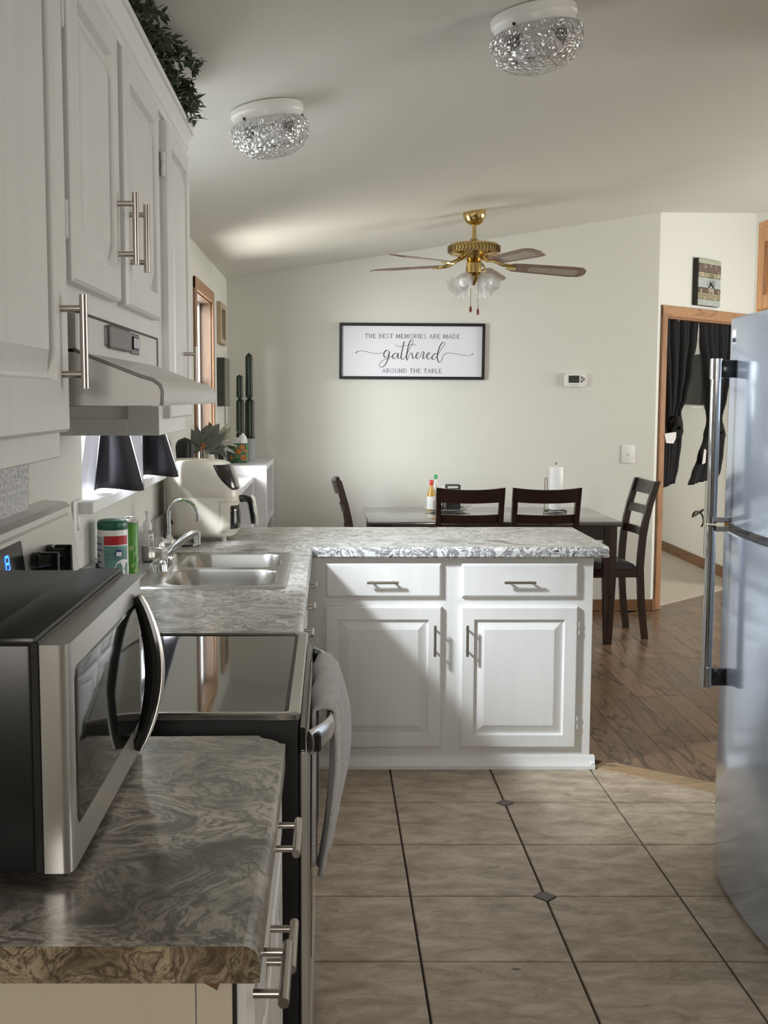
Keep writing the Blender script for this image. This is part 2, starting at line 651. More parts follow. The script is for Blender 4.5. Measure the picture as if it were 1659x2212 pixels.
M['acrylic'] = glassy('clear_acrylic', (.80, .79, .74), .18, .3)
M['clear'] = glassy('clear_bottle', (.97, .98, .97), .02, .85)
M['pane'] = glassy('window_pane', (1, 1, 1), .02, .97)
M['bowl'] = glassy('cut_glass_bowl', (.90, .90, .90), .06, .35, 1.5, (70, 1.0))
M['honey'] = plain('honey_liquid', (.55, .33, .06), .2)
M['redcap'] = plain('red_cap', (.65, .02, .02), .35)
M['greencap'] = plain('green_cap', (.02, .35, .1), .35)
M['display'] = emission('blue_display', (.02, .12, 1.0), 6)
M['tan'] = plain('tan_wood', (.5, .38, .25), .6, var=(10, .8))
M['canvas'] = plain('canvas_side', (.055, .06, .045), .7, var=(12, .7))
M['canvasf'] = plain('canvas_front', (.2, .21, .18), .7, var=(9, .7))
M['tv'] = plain('tv_black', (.022, .024, .022), .4)
M['shelf'] = plain('white_melamine', (.78, .78, .8), .35)
M['pvc'] = plain('white_vinyl_window', (.8, .82, .84), .4)
M['dirt'] = plain('grout', (.045, .036, .027), .9)
M['brown'] = plain('brown_wood', (.14, .075, .025), .6)


def frosted():
    m = bpy.data.materials.new('frosted_glass')
    m.use_nodes = True
    nt = m.node_tree
    nt.nodes.clear()
    out = N(nt, 'ShaderNodeOutputMaterial')
    t = N(nt, 'ShaderNodeBsdfTransparent')
    t.inputs[0].default_value = (.95, .95, .95, 1)
    d = N(nt, 'ShaderNodeBsdfTranslucent')
    d.inputs[0].default_value = (.85, .85, .85, 1)
    p = N(nt, 'ShaderNodeBsdfPrincipled')
    p.inputs['Base Color'].default_value = (.75, .75, .75, 1)
    p.inputs['Roughness'].default_value = .25
    m1 = N(nt, 'ShaderNodeMixShader')
    m1.inputs[0].default_value = .5
    nt.links.new(d.outputs[0], m1.inputs[1])
    nt.links.new(p.outputs[0], m1.inputs[2])
    m2 = N(nt, 'ShaderNodeMixShader')
    m2.inputs[0].default_value = .62
    nt.links.new(t.outputs[0], m2.inputs[1])
    nt.links.new(m1.outputs[0], m2.inputs[2])
    nt.links.new(m2.outputs[0], out.inputs['Surface'])
    return m


M['frost'] = frosted()


def tile_mat():
    m, nt, bs = new_mat('floor_tile')
    v = coords(nt, (1, 2.0, 1), True)
    f = noise(nt, v, 7, 9, .7, .5)
    c = ramp(nt, f, [(.34, (.235, .18, .128)), (.5, (.37, .295, .217)), (.64, (.50, .415, .32))])
    f2 = noise(nt, v, 20, 5, .72, .5)
    pits = ramp(nt, f2, [(.30, (1, 1, 1)), (.345, (0, 0, 0))])
    c = mix(nt, pits, c, (.07, .05, .035))
    f3 = noise(nt, v, 22, 5, .7)
    hi = ramp(nt, f3, [(.60, (0, 0, 0)), (.72, (.7, .7, .7))])
    c = mix(nt, hi, c, (.56, .50, .42))
    nt.links.new(c, bs.inputs['Base Color'])
    bs.inputs['Roughness'].default_value = .42
    bump(nt, bs, f, .15, .002)
    return m


M['tile'] = tile_mat()
M['inset'] = plain('tile_inset', (.105, .085, .075), .45, var=(30, .8))

# ------------------------------------------------------------------ room shell
WX = -.72            # left wall plane
YB = 8.2             # dining room back wall plane
SL = .1518           # ceiling slope


def ceil_z(x):
    return 2.345 + SL * (x - WX)


# ---- ceiling
b = B()
b.prism([(WX - .2, ceil_z(WX - .2)), (5.7, ceil_z(5.7)), (5.7, ceil_z(5.7) + .12), (WX - .2, ceil_z(WX - .2) + .12)], 'y', -1.7, 12.7)
struct('ceiling', b, M['ceil'])

# ---- left wall with the sink window and the dining window cut out
W1 = (3.36, 4.66, 1.222, 2.08)
W2 = (6.24, 7.10, 1.12, 2.10)
b = B()
T = .16


def lw(y0, y1, z0, z1):
    b.box(WX - T, WX, y0, y1, z0, z1)


ZT = ceil_z(WX) + .02
lw(-1.7, W1[0], 0, ZT)
lw(W1[0], W1[1], 0, W1[2])
lw(W1[0], W1[1], W1[3], ZT)
lw(W1[1], W2[0], 0, ZT)
lw(W2[0], W2[1], 0, W2[2])
lw(W2[0], W2[1], W2[3], ZT)
lw(W2[1], YB + .12, 0, ZT)
struct('wall_left', b, M['wall'])


def wall_box(name, x0, x1, y0, y1, mat=None):
    bb = B()
    bb.prism([(x0, 0), (x1, 0), (x1, ceil_z(x1) + .03), (x0, ceil_z(x0) + .03)], 'y', y0, y1)
    return struct(name, bb, mat or M['wall'])


wall_box('wall_back', WX, 2.30, YB, YB + .12)


def wall_y_hole(name, x0, x1, y0, y1, hole):
    bb = B()
    zt_ = ceil_z(x1) + .03
    h0, h1, g0, g1 = hole
    bb.box(x0, x1, y0, h0, 0, zt_)
    bb.box(x0, x1, h1, y1, 0, zt_)
    bb.box(x0, x1, h0, h1, 0, g0)
    bb.box(x0, x1, h0, h1, g1, zt_)
    return struct(name, bb, M['wall'])


bb = B()
for (a, c, e, f_) in ((WX - .16, -.60, 0, None), (.30, 5.7, 0, None), (-.60, .30, 0, 1.55), (-.60, .30, 2.25, None)):
    bb.prism([(a, e), (c, e), (c, f_ or ceil_z(c) + .03), (a, f_ or ceil_z(a) + .03)], 'y', -1.72, -1.6)
struct('wall_front', bb, M['wall'])
wall_y_hole('wall_kitchen_right', 1.97, 2.09, -1.6, 4.2, (1.6, 2.65, 1.15, 2.2))
wall_box('wall_living_front', 2.09, 5.5, 4.08, 4.2)
wall_y_hole('wall_right', 5.5, 5.66, 4.08, 9.37, (5.4, 8.0, .9, 2.4))
wall_box('wall_hall', 3.345, 5.6, 9.25, 9.37)
# bedroom beyond the doorway
wall_box('wall_bedroom_right', 3.34, 3.46, 9.371, 12.6)
wall_box('wall_bedroom_back', .4, 3.4, 12.5, 12.62)
wall_y_hole('wall_bedroom_left', .4, .52, 8.32, 12.5, (9.8, 11.0, .9, 2.1))

# ---- diagonal wall with a cased opening
C0 = Vector((2.30, 8.20, 0))
C1 = Vector((3.345, 9.25, 0))
DU = (C1 - C0).normalized()
DN = Vector((DU.y, -DU.x, 0))          # towards the camera
DL = (C1 - C0).length
DM = Matrix((( DU.x, -DN.x, 0, C0.x), (DU.y, -DN.y, 0, C0.y), (0, 0, 1, 0), (0, 0, 0, 1)))   # local: x along, y into the wall, z up
OP0, OP1, OPZ = .10, 1.37, 2.10
b = B()


def dprism(s0, s1, z0, z1top):
    pts = []
    for (s, d) in ((s0, 0), (s1, 0), (s1, .12), (s0, .12)):
        pts.append((s, d))
    lo, hi = [], []
    for s, d in pts:
        p = DM @ Vector((s, d, 0))
        lo.append(Vector((p.x, p.y, z0)))
        hi.append(Vector((p.x, p.y, (ceil_z(p.x) + .03) if z1top is None else z1top)))
    A, C = b.ring(lo), b.ring(hi)
    b.bridge(A, C)
    b.cap(A[::-1])
    b.cap(C)


dprism(0, OP0, 0, None)
dprism(OP0, OP1, OPZ, None)
dprism(OP1, DL, 0, None)
struct('wall_diagonal', b, M['wall'])


def dobj(name, boxes, mat, parent=None, **k):
    bb = B()
    for (s0, s1, d0, d1, z0, z1) in boxes:
        bb.box(s0, s1, d0, d1, z0, z1, .004, 1, DM)
    return obj(name, bb, mat, parent, **k)


# oak casing of the doorway: uprights, head and jamb lining
dr = dobj('door_1', [(OP0 - .06, OP0 + .012, -.018, 0, 0, OPZ + .07)], M['oak'], kind='structure')
dr['label'] = 'oak cased doorway in the diagonal wall, hung with two black curtains'
dobj('casing', [(OP1 - .012, OP1 + .06, -.018, 0, 0, OPZ + .07)], M['oak'], dr)
dobj('casing_head', [(OP0 - .06, OP1 + .06, -.02, 0, OPZ - .005, OPZ + .072)], M['oakh'], dr)
dobj('jamb', [(OP0, OP0 + .018, 0, .12, 0, OPZ)], M['oak'], dr)
dobj('jamb', [(OP1 - .018, OP1, 0, .12, 0, OPZ)], M['oak'], dr)
dobj('jamb', [(OP0, OP1, 0, .12, OPZ - .018, OPZ)], M['oak'], dr)

# ---- baseboards
bb = B(); bb.box(.9, 2.30, YB - .014, YB, 0, .085, .004, 1)
struct('baseboard_back', bb, M['oakbase'], smooth=True)
bb = B(); bb.box(0, OP0 - .06, -.014, 0, 0, .085, .004, 1, DM)
struct('baseboard_diagonal', bb, M['oakbase'], smooth=True)
bb = B(); bb.box(3.325, 3.34, 9.3, 12.5, 0, .10, .004, 1)
struct('baseboard_bedroom', bb, M['oakbase'], smooth=True)
bb = B(); bb.box(3.4, 5.5, 9.236, 9.25, 0, .085, .004, 1)
struct('baseboard_hall', bb, M['oakbase'], smooth=True)

# ---- floors: slab, tiles, planks, carpet
b = B()
b.box(WX - .2, 5.7, -1.7, 12.7, -.12, -.009)
floor = struct('floor', b, M['dirt'])

TILE = .4128
TX, TY = .661, 4.243
ROT = 0.0
me_cache = {}


def clip_half(poly, p, n):
    """keep the part of poly where (q-p).n <= 0"""
    out = []
    for i in range(len(poly)):
        a, c = poly[i], poly[(i + 1) % len(poly)]
        da = (a[0] - p[0]) * n[0] + (a[1] - p[1]) * n[1]
        dc = (c[0] - p[0]) * n[0] + (c[1] - p[1]) * n[1]
        if da <= 0:
            out.append(a)
        if da * dc < 0:
            t = da / (da - dc)
            out.append((a[0] + (c[0] - a[0]) * t, a[1] + (c[1] - a[1]) * t))
    return out


# the diagonal meeting line of tile and planks: from the end of the peninsula towards the fridge
EA = (1.10, 4.635)
EB = (1.47, 4.36)
ex, ey = EB[0] - EA[0], EB[1] - EA[1]
en = math.hypot(ex, ey)
ENX, ENY = -ey / en, ex / en          # points to the plank side
if ENX < 0:
    ENX, ENY = -ENX, -ENY


def slab_obj(name, poly, z0, z1, mat, bev=.0022):
    cx = sum(p[0] for p in poly) / len(poly)
    cy = sum(p[1] for p in poly) / len(poly)
    key = (name, tuple((round(p[0] - cx, 4), round(p[1] - cy, 4)) for p in poly))
    if key not in me_cache:
        bb = B()
        lo = bb.ring([Vector((p[0] - cx, p[1] - cy, z0)) for p in poly])
        hi = bb.ring([Vector((p[0] - cx, p[1] - cy, z1 - bev)) for p in poly])
        tp = bb.ring([Vector(((p[0] - cx) * (1 - bev / .2), (p[1] - cy) * (1 - bev / .2), z1)) for p in poly])
        bb.bridge(lo, hi)
        bb.bridge(hi, tp)
        bb.cap(tp)
        bmesh.ops.recalc_face_normals(bb.bm, faces=bb.bm.faces[:])
        me = bpy.data.meshes.new(name)
        bb.bm.to_mesh(me)
        bb.bm.free()
        me.materials.append(mat)
        me_cache[key] = me
    o = bpy.data.objects.new(name, me_cache[key])
    COL.objects.link(o)
    o.location = (cx, cy, 0)
    o.parent = floor
    return o


GR = .0032
DIA = .034
for i in range(-4, 4):
    for j in range(-14, 2):
        x0, y0 = TX + i * TILE, TY + j * TILE
        poly = [(x0 + GR, y0 + GR), (x0 + TILE - GR, y0 + GR), (x0 + TILE - GR, y0 + TILE - GR), (x0 + GR, y0 + TILE - GR)]
        # corners cut for the small diamond insets (every second crossing)
        new = []
        for k, (cx, cy) in enumerate(((i, j), (i + 1, j), (i + 1, j + 1), (i, j + 1))):
            px, py = TX + cx * TILE, TY + cy * TILE
            q = poly[k]
            if cx % 2 == 0 and cy % 2 == 0:
                sx, sy = (1 if q[0] > px else -1), (1 if q[1] > py else -1)
                a = (px + sx * (DIA + GR), q[1])
                c = (q[0], py + sy * (DIA + GR))
                new += [c, a] if k in (0, 2) else [a, c]
            else:
                new.append(q)
        poly = new
        if max(p[0] for p in poly) > 1.0:
            poly = clip_half(poly, EA, (ENX, ENY))
        poly = clip_half(poly, (0, 4.72), (0, 1)) if poly else poly
        poly = clip_half(poly, (1.96, 0), (1, 0)) if poly else poly
        poly = clip_half(poly, (-.71, 0), (-1, 0)) if poly else poly
        if len(poly) >= 3 and y0 > -1.6:
            slab_obj('tile', poly, -.009, 0, M['tile'])
        if i % 2 == 0 and j % 2 == 0 and -1.5 < y0 < 4.5 and -.6 < x0 < 1.9:
            d = DIA - .001
            if (x0 - EA[0]) * ENX + (y0 - EA[1]) * ENY < -.05:
                slab_obj('tile_inset', [(x0 - d, y0), (x0, y0 - d), (x0 + d, y0), (x0, y0 + d)], -.009, -.0003, M['inset'], .001)

# planks run away from the camera; cut at the tile edge and at the bedroom doorway
PW = .127
pl_count = 0
rp = random.Random(3)
x = WX
ix = 0
while x < 5.0:
    y = 4.0 - rp.random() * .9
    while y < 9.25:
        ln = rp.choice((.62, .78, .92, 1.1))
        poly = [(x + .0007, y + .0007), (x + PW - .0007, y + .0007), (x + PW - .0007, y + ln - .0007), (x + .0007, y + ln - .0007)]
        y += ln
        if x < .93:
            poly = clip_half(poly, (0, 5.0), (0, -1))
        else:
            poly = clip_half(poly, (EA[0] + ENX * .117, EA[1] + ENY * .117), (-ENX, -ENY))
        if poly and x > 1.9:
            poly = clip_half(poly, (0, 4.03), (0, -1))
        poly = clip_half(poly, (C0.x + DN.x * -.06, C0.y + DN.y * -.06), (-DN.x, -DN.y)) if poly and x > 2.0 else poly
        poly = clip_half(poly, (0, YB), (0, 1)) if poly and x < 2.3 else poly
        poly = clip_half(poly, (0, 9.24), (0, 1)) if poly else poly
        if len(poly) >= 3:
            ww = max(p[0] for p in poly) - min(p[0] for p in poly)
            hh = max(p[1] for p in poly) - min(p[1] for p in poly)
            if ww > .01 and hh > .01 and (x < 3.6) and pl_count < 295:
                slab_obj('plank', poly, -.009, 0, M['plank'], .001)
                pl_count += 1
            elif ww > .01 and hh > .01:
                me_cache.setdefault('_rest', []).append(poly)
    x += PW
    ix += 1
rest = me_cache.pop('_rest', [])
if rest:
    bb = B()
    for poly in rest:
        bb.cap(bb.ring([Vector((p[0], p[1], -.0004)) for p in poly]))
    obj('plank_field', bb, M['plank'], floor, kind='stuff', smooth=False)
# lighter threshold strip along the tile edge
bb = B()
tdx, tdy = ex / en, ey / en
p0 = (EA[0] - tdx * .02, EA[1] - tdy * .02)
p1 = (EA[0] + tdx * 1.15, EA[1] + tdy * 1.15)
w = .12
lo = [(p0[0], p0[1]), (p1[0], p1[1]), (p1[0] + ENX * w, p1[1] + ENY * w), (p0[0] + ENX * w, p0[1] + ENY * w)]
inn = [(p0[0] + ENX * .008, p0[1] + ENY * .008), (p1[0] + ENX * .008, p1[1] + ENY * .008),
       (p1[0] + ENX * (w - .008), p1[1] + ENY * (w - .008)), (p0[0] + ENX * (w - .008), p0[1] + ENY * (w - .008))]
A = bb.ring([Vector((*p, -.008)) for p in lo])
C = bb.ring([Vector((*p, .004)) for p in inn])
bb.bridge(A, C)
bb.cap(C)
struct('trim_threshold', bb, M['strip'], label='light wood threshold strip between the tiles and the planks')
# carpet of the bedroom
bb = B()
q0 = DM @ Vector((OP0 - .1, .05, 0))
q1 = DM @ Vector((DL + .02, .05, 0))
pts = [(q0.x, q0.y), (q1.x, q1.y), (3.34, 12.5), (.52, 12.5), (.52, 8.33), (2.30, 8.33)]
A = bb.ring([Vector((*p, -.008)) for p in pts])
C = bb.ring([Vector((*p, .006)) for p in pts])
bb.bridge(A, C)
bb.cap(C)
struct('floor_bedroom', bb, M['carpet'], label='light beige bedroom carpet beyond the doorway')


# ---- windows
def window_x(name, w, depth, mat, sash, label):
    y0, y1, z0, z1 = w
    fr = B()
    t = .035
    xo, xi = (WX - T, WX - T + depth) if name == 'window_1' else (WX - .11, WX - .066)
    fr.box(xo, xi, y0, y0 + t, z0, z1, .003, 1)
    fr.box(xo, xi, y1 - t, y1, z0, z1, .003, 1)
    fr.box(xo, xi, y0 + t, y1 - t, z0, z0 + t, .003, 1)
    fr.box(xo, xi, y0 + t, y1 - t, z1 - t, z1, .003, 1)
    zm = (z0 + z1) / 2
    if sash:
        fr.box(xo + .01, xi - .01, y0 + t, y1 - t, zm - .02, zm + .02, .003, 1)
    o = struct(name, fr, mat, smooth=True, label=label)
    p = B()
    p.box((xo + xi) / 2 - .003, (xo + xi) / 2 + .003, y0 + t, y1 - t, z0 + t, z1 - t)
    obj('pane', p, M['pane'], o, smooth=False)
    return o


window_x('window_1', W1, .06, M['pvc'], True, 'white vinyl window above the sink behind a dark valance')
w2 = window_x('window_2', W2, .05, M['pvc'], True, 'dining window with an oak casing on the left wall')
c = B()
y0, y1, z0, z1 = W2
c.box(WX, WX + .016, y0 - .06, y0 + .004, z0 - .06, z1 + .06, .004, 1)
obj('casing', c, M['oak'], w2)
c = B(); c.box(WX, WX + .016, y1 - .004, y1 + .06, z0 - .06, z1 + .06, .004, 1)
obj('casing', c, M['oak'], w2)
c = B(); c.box(WX, WX + .017, y0 - .06, y1 + .06, z1 - .004, z1 + .062, .004, 1)
obj('casing_head', c, M['oakh'], w2)
c = B(); c.box(WX, WX + .02, y0 - .06, y1 + .06, z0 - .062, z0 + .004, .004, 1)
obj('sill', c, M['oakh'], w2)
for (a0, a1, e0, e1) in ((y1 - .012, y1, z0, z1), (y0, y0 + .012, z0, z1), (y0, y1, z1 - .012, z1), (y0, y1, z0, z0 + .012)):
    c = B(); c.box(WX - .068, WX, a0, a1, e0, e1)
    obj('jamb', c, M['oakjamb'], w2)
def plain_window(name, x0, x1, y0, y1, z0, z1, axis, label):
    fr = B()
    t = .045
    if axis == 'x':
        fr.box(x0, x1, y0, y0 + t, z0, z1, .003, 1)
        fr.box(x0, x1, y1 - t, y1, z0, z1, .003, 1)
        fr.box(x0, x1, y0 + t, y1 - t, z0, z0 + t, .003, 1)
        fr.box(x0, x1, y0 + t, y1 - t, z1 - t, z1, .003, 1)
    else:
        fr.box(x0, x0 + t, y0, y1, z0, z1, .003, 1)
        fr.box(x1 - t, x1, y0, y1, z0, z1, .003, 1)
        fr.box(x0 + t, x1 - t, y0, y1, z0, z0 + t, .003, 1)
        fr.box(x0 + t, x1 - t, y0, y1, z1 - t, z1, .003, 1)
    o = struct(name, fr, M['pvc'], smooth=True, label=label)
    p = B()
    if axis == 'x':
        p.box((x0 + x1) / 2 - .003, (x0 + x1) / 2 + .003, y0 + t, y1 - t, z0 + t, z1 - t)
    else:
        p.box(x0 + t, x1 - t, (y0 + y1) / 2 - .003, (y0 + y1) / 2 + .003, z0 + t, z1 - t)
    obj('pane', p, M['pane'], o, smooth=False)


plain_window('fill_window_3', 2.0, 2.06, 1.6, 2.65, 1.15, 2.2, 'x', 'unseen window added in the right kitchen wall for its fill light')  # unseen, added so the right-hand fill lamp has an opening
plain_window('window_4', 5.55, 5.61, 5.4, 8.0, .9, 2.4, 'x', 'wide living room window in the far right wall')
plain_window('window_5', .43, .49, 9.8, 11.0, .9, 2.1, 'x', 'bedroom window in the left bedroom wall')
plain_window('fill_window_6', -.60, .30, -1.69, -1.63, 1.55, 2.25, 'y', 'small high unseen window added behind the camera for its fill light')  # unseen, added and placed for the rear fill lamp
# deep white stool (sill board) of the sink window
c = B()
c.box(WX - .1, WX + .05, 3.27, 4.74, 1.192, 1.226, .003, 1)
struct('trim_window_stool', c, M['whitetrim'], smooth=True, label='deep white sill board below the sink window')

# ------------------------------------------------------------------ cabinets
def fx(x0):
    return lambda u, v, d: Vector((x0 + d, u, v))


def fy(y0):
    return lambda u, v, d: Vector((u, y0 - d, v))


def rect(mapf, u0, u1, v0, v1, d):
    return [mapf(u0, v0, d), mapf(u1, v0, d), mapf(u1, v1, d), mapf(u0, v1, d)]


def panel_door(name, u0, u1, v0, v1, t, mapf, mat, parent, fw=.055, raised=True):
    bb = B()
    if raised:
        steps = [(0, 0), (0, t - .005), (.005, t), (fw, t), (fw + .004, t - .013), (fw + .009, t - .0135), (fw + .040, t - .002), (fw + .042, t - .001)]
    else:
        steps = [(0, 0), (0, t - .009), (.009, t), (.012, t)]
    rings = [bb.ring(rect(mapf, u0 + i, u1 - i, v0 + i, v1 - i, d)) for i, d in steps]
    for a, c in zip(rings, rings[1:]):
        bb.bridge(a, c)
    bb.cap(rings[0][::-1])
    bb.cap(rings[-1])
    return obj(name, bb, mat, parent, ang=12)


def bar_handle(mapf, u, v, length, vertical, parent, d0=0.0, so=.032, r=.0062, mat=None, post=.7):
    """bar on two posts; mapf(u, v, d) is the face"""
    bb = B()
    h = length / 2
    k = h * post
    if vertical:
        a, c = mapf(u, v - h, d0 + so), mapf(u, v + h, d0 + so)
        posts = [(u, v - k), (u, v + k)]
    else:
        a, c = mapf(u - h, v, d0 + so), mapf(u + h, v, d0 + so)
        posts = [(u - k, v), (u + k, v)]
    bb.cyl(a, c, r, n=14)
    for (pu, pv) in posts:
        bb.cyl(mapf(pu, pv, d0 - .001), mapf(pu, pv, d0 + so), r * .82, n=10)
    return obj('handle', bb, M['nickel'], parent, ang=40)


def hinge(p, parent, sx=.004, sy=.006):
    bb = B()
    bb.box(p[0] - sx, p[0] + sx, p[1] - sy, p[1] + sy, p[2] - .03, p[2] + .03, .002, 1)
    bb.cyl((p[0], p[1] - sy, p[2] - .026), (p[0], p[1] - sy, p[2] - .008), .005, n=8)
    bb.cyl((p[0], p[1] - sy, p[2] + .008), (p[0], p[1] - sy, p[2] + .026), .005, n=8)
    return obj('hinge', bb, M['whitetrim'], parent)


XF = -.41       # face frame plane of the upper cabinets
ZU = 1.43       # their underside
ZC = 2.205
DT = .022
# --- nearest upper cabinet
t = thing('upper_cabinet', 'white upper cabinet nearest the camera, its door filling the left edge above the microwave', 'cabinet', (WX, 1.2, ZU))
bb = B(); bb.box(WX + .002, XF, .55, 1.762, ZU, ZC, .002, 1)
obj('body', bb, M['white'], t)
d = panel_door('door', .98, 1.737, ZU + .04, ZC - .02, DT, fx(XF), M['white'], t, fw=.075)
bar_handle(fx(XF), 1.694, 1.6015, .135, True, d, DT)
# --- cabinet over the hood
t = thing('upper_cabinet', 'short white upper cabinet with two doors above the range hood', 'cabinet', (WX, 2.27, 1.66))
bb = B(); bb.box(WX + .002, XF, 1.766, 2.793, 1.657, ZC, .002, 1)
obj('body', bb, M['white'], t)
d = panel_door('door', 1.79, 2.19, 1.698, ZC - .02, DT, fx(XF), M['white'], t)
bar_handle(fx(XF), 2.165, 1.829, .13, True, d, DT)
hinge((XF + .010, 1.785, 2.10), d)
hinge((XF + .010, 1.785, 1.79), d)
d = panel_door('door', 2.265, 2.70, 1.698, ZC - .02, DT, fx(XF), M['white'], t)
bar_handle(fx(XF), 2.295, 1.829, .13, True, d, DT)
# --- far narrow cabinet with the panelled side
t = thing('upper_cabinet', 'narrow tall white upper cabinet at the far end of the row beyond the hood', 'cabinet', (WX, 3.05, ZU))
bb = B()
bb.box(WX + .002, XF, 2.80, 3.295, ZU, ZC, .002, 1)
obj('body', bb, M['white'], t)
bb = B()
bb.box(XF - .075, XF, 2.7936, 2.80, ZU, ZC, .001, 1)
bb.box(WX + .002, XF - .075, 2.7936, 2.80, ZU, ZU + .04, .001, 1)
obj('side_frame', bb, M['white'], t)
d = panel_door('door', 2.86, 3.275, ZU + .04, ZC - .02, DT, fx(XF), M['white'], t)
bar_handle(fx(XF), 3.127, 1.592, .13, True, d, DT)
hinge((XF + .010, 2.853, 2.08), d)
# --- crown moulding
bb = B()
prof = [(XF - .01, ZC - .012), (XF + .009, ZC - .012), (XF + .0095, ZC - .004), (XF + .004, ZC - .003), (XF + .004, ZC + .001), (XF + .007, ZC + .006), (XF + .013, ZC + .010), (XF + .0135, ZC + .016),
        (XF + .009, ZC + .017), (XF + .010, ZC + .026), (XF + .0145, ZC + .036), (XF + .022, ZC + .045), (XF + .023, ZC + .049), (XF + .028, ZC + .050), (XF + .029, ZC + .064), (XF - .01, ZC + .064)]
bb.prism(prof, 'y', .55, 3.35)
bb.box(WX, XF - .005, 3.29, 3.335, ZC - .008, ZC + .05, .004, 1)
struct('trim_crown', bb, M['whitetrim'], smooth=True, label='white crown moulding along the top of the upper cabinets')

# --- garland on top of the upper cabinets
rg = random.Random(11)
g = thing('artificial_garland', 'dark green artificial leaf garland trailing over the top of the upper cabinets', 'garland', (-.45, 2.8, 2.27))
stems, leaves = B(), B()


def leaf_quad(bb, p, d, n, L, W):
    d = d.normalized()
    s = d.cross(n).normalized()
    up = s.cross(d).normalized()
    a = bb.bm.verts.new(p)
    l = bb.bm.verts.new(p + d * L * .45 + s * W * .5 + up * L * .06)
    r = bb.bm.verts.new(p + d * L * .45 - s * W * .5 + up * L * .06)
    m = bb.bm.verts.new(p + d * L * .5 - up * L * .03)
    e = bb.bm.verts.new(p + d * L - up * L * .18)
    bb.bm.faces.new((a, m, l))
    bb.bm.faces.new((a, r, m))
    bb.bm.faces.new((l, m, e))
    bb.bm.faces.new((m, r, e))


def sprig(p0, p1, n, sag, L=.03):
    p0, p1 = Vector(p0), Vector(p1)
    pts = []
    for i in range(n + 1):
        u = i / n
        pts.append(p0.lerp(p1, u) + Vector((0, 0, sag * (4 * u * (1 - u)))))
    stems.tube(pts, .0022, 5)
    for i in range(1, n + 1):
        t_ = (pts[i] - pts[i - 1]).normalized()
        for k in range(3):
            dv = Vector((rg.uniform(-1, 1), rg.uniform(-1, 1), rg.uniform(-.5, 1)))
            dv = (dv + t_ * .9)
            leaf_quad(leaves, pts[i] + Vector((rg.uniform(-.004, .004),) * 3), dv, Vector((rg.uniform(-.4, .4), rg.uniform(-.4, .4), 1)), L * rg.uniform(.7, 1.1), L * .44)


GY = 2.15
while GY < 3.3:
    for k in range(2):
        bx = rg.uniform(-.47, -.405)
        z = 2.275 + rg.uniform(0, .02)
        sprig((bx, GY, z), (bx + rg.uniform(.01, .06), GY + rg.uniform(.03, .14), min(z + rg.uniform(.0, .06), ceil_z(bx) - .05)), 8, .012)
    GY += .055
for (sx, sy, sz, tx, ty, tz) in ((-.40, 2.80, 2.31, -.338, 3.04, 2.372), (-.40, 2.78, 2.30, -.342, 3.05, 2.352), (-.40, 3.02, 2.29, -.352, 3.19, 2.305), (-.40, 3.04, 2.28, -.358, 3.20, 2.268),
                                 (-.41, 2.70, 2.31, -.352, 2.92, 2.365), (-.42, 2.25, 2.30, -.385, 2.42, 2.36), (-.40, 2.9, 2.30, -.365, 3.12, 2.325), (-.41, 2.5, 2.31, -.372, 2.66, 2.365)):
    sprig((sx, sy, sz), (tx, ty, tz), 13, .015, .033)
obj('stem', stems, M['stem'], g)
obj('foliage', leaves, M['garland'], g, kind='stuff', smooth=False, fix=False)

# ------------------------------------------------------------------ range hood
HY0, HY1 = 1.845, 2.70
hd = thing('range_hood', 'off-white under-cabinet range hood with a grey control strip', 'range hood', (WX, 2.27, 1.508))
bb = B()
bb.box(WX + .002, -.398, HY0, HY1 - .01, 1.59, 1.656, .003, 1)
obj('body', bb, M['hood'], hd)
prof = [(WX + .003, 1.508), (-.268, 1.508), (-.266, 1.512), (-.265, 1.53), (-.269, 1.541), (-.28, 1.549), (-.30, 1.555), (-.395, 1.592), (-.405, 1.598), (WX + .003, 1.598)]
bb = B()
bb.prism(prof, 'y', HY0, HY1)
obj('canopy', bb, M['hood'], hd, ang=50)
bb = B()
bb.tube([(x_, HY0 - .0005, z_) for (x_, z_) in [(-.268, 1.509), (-.266, 1.512), (-.265, 1.53), (-.269, 1.541), (-.28, 1.549), (-.30, 1.555), (-.395, 1.592), (-.405, 1.598)]], .0028, 6)
obj('end_seam', bb, M['hooddark'], hd, label='dark seam along the near end of the canopy')
bb = B()
bb.box(-.402, -.397, HY1 - .012, HY1 + .004, 1.592, 1.657)
bb.box(-.4015, -.3965, HY0, HY1 - .01, 1.654, 1.6575)
obj('dark_gap', bb, M['blackm'], hd)
bb = B()
bb.box(-.400, -.395, 2.065, 2.335, 1.612, 1.648, .003, 1)
obj('control_strip', bb, M['hooddark'], hd)
bb = B()
bb.box(-.396, -.390, 2.085, 2.30, 1.609, 1.651, .004, 1)
obj('control_cover', bb, M['hooddark'], hd)
for k in range(2):
    bb = B()
    bb.box(-.398, -.389, 2.342 + k * .036, 2.366 + k * .036, 1.617, 1.643, .003, 1)
    obj('switch', bb, M['black'], hd)
bb = B(); bb.box(-.398, -.3955, 2.33, 2.43, 1.608, 1.65, .002, 1)
obj('switch_plate', bb, M['hooddark'], hd)
bb = B()
bb.prism([(-.68, 1.5065), (-.29, 1.5065), (-.29, 1.5085), (-.68, 1.5085)], 'y', HY0 + .05, HY1 - .05)
obj('filter', bb, M['nickel'], hd)

# ------------------------------------------------------------------ base cabinets
XB = -.105        # face frame plane of the left base cabinets
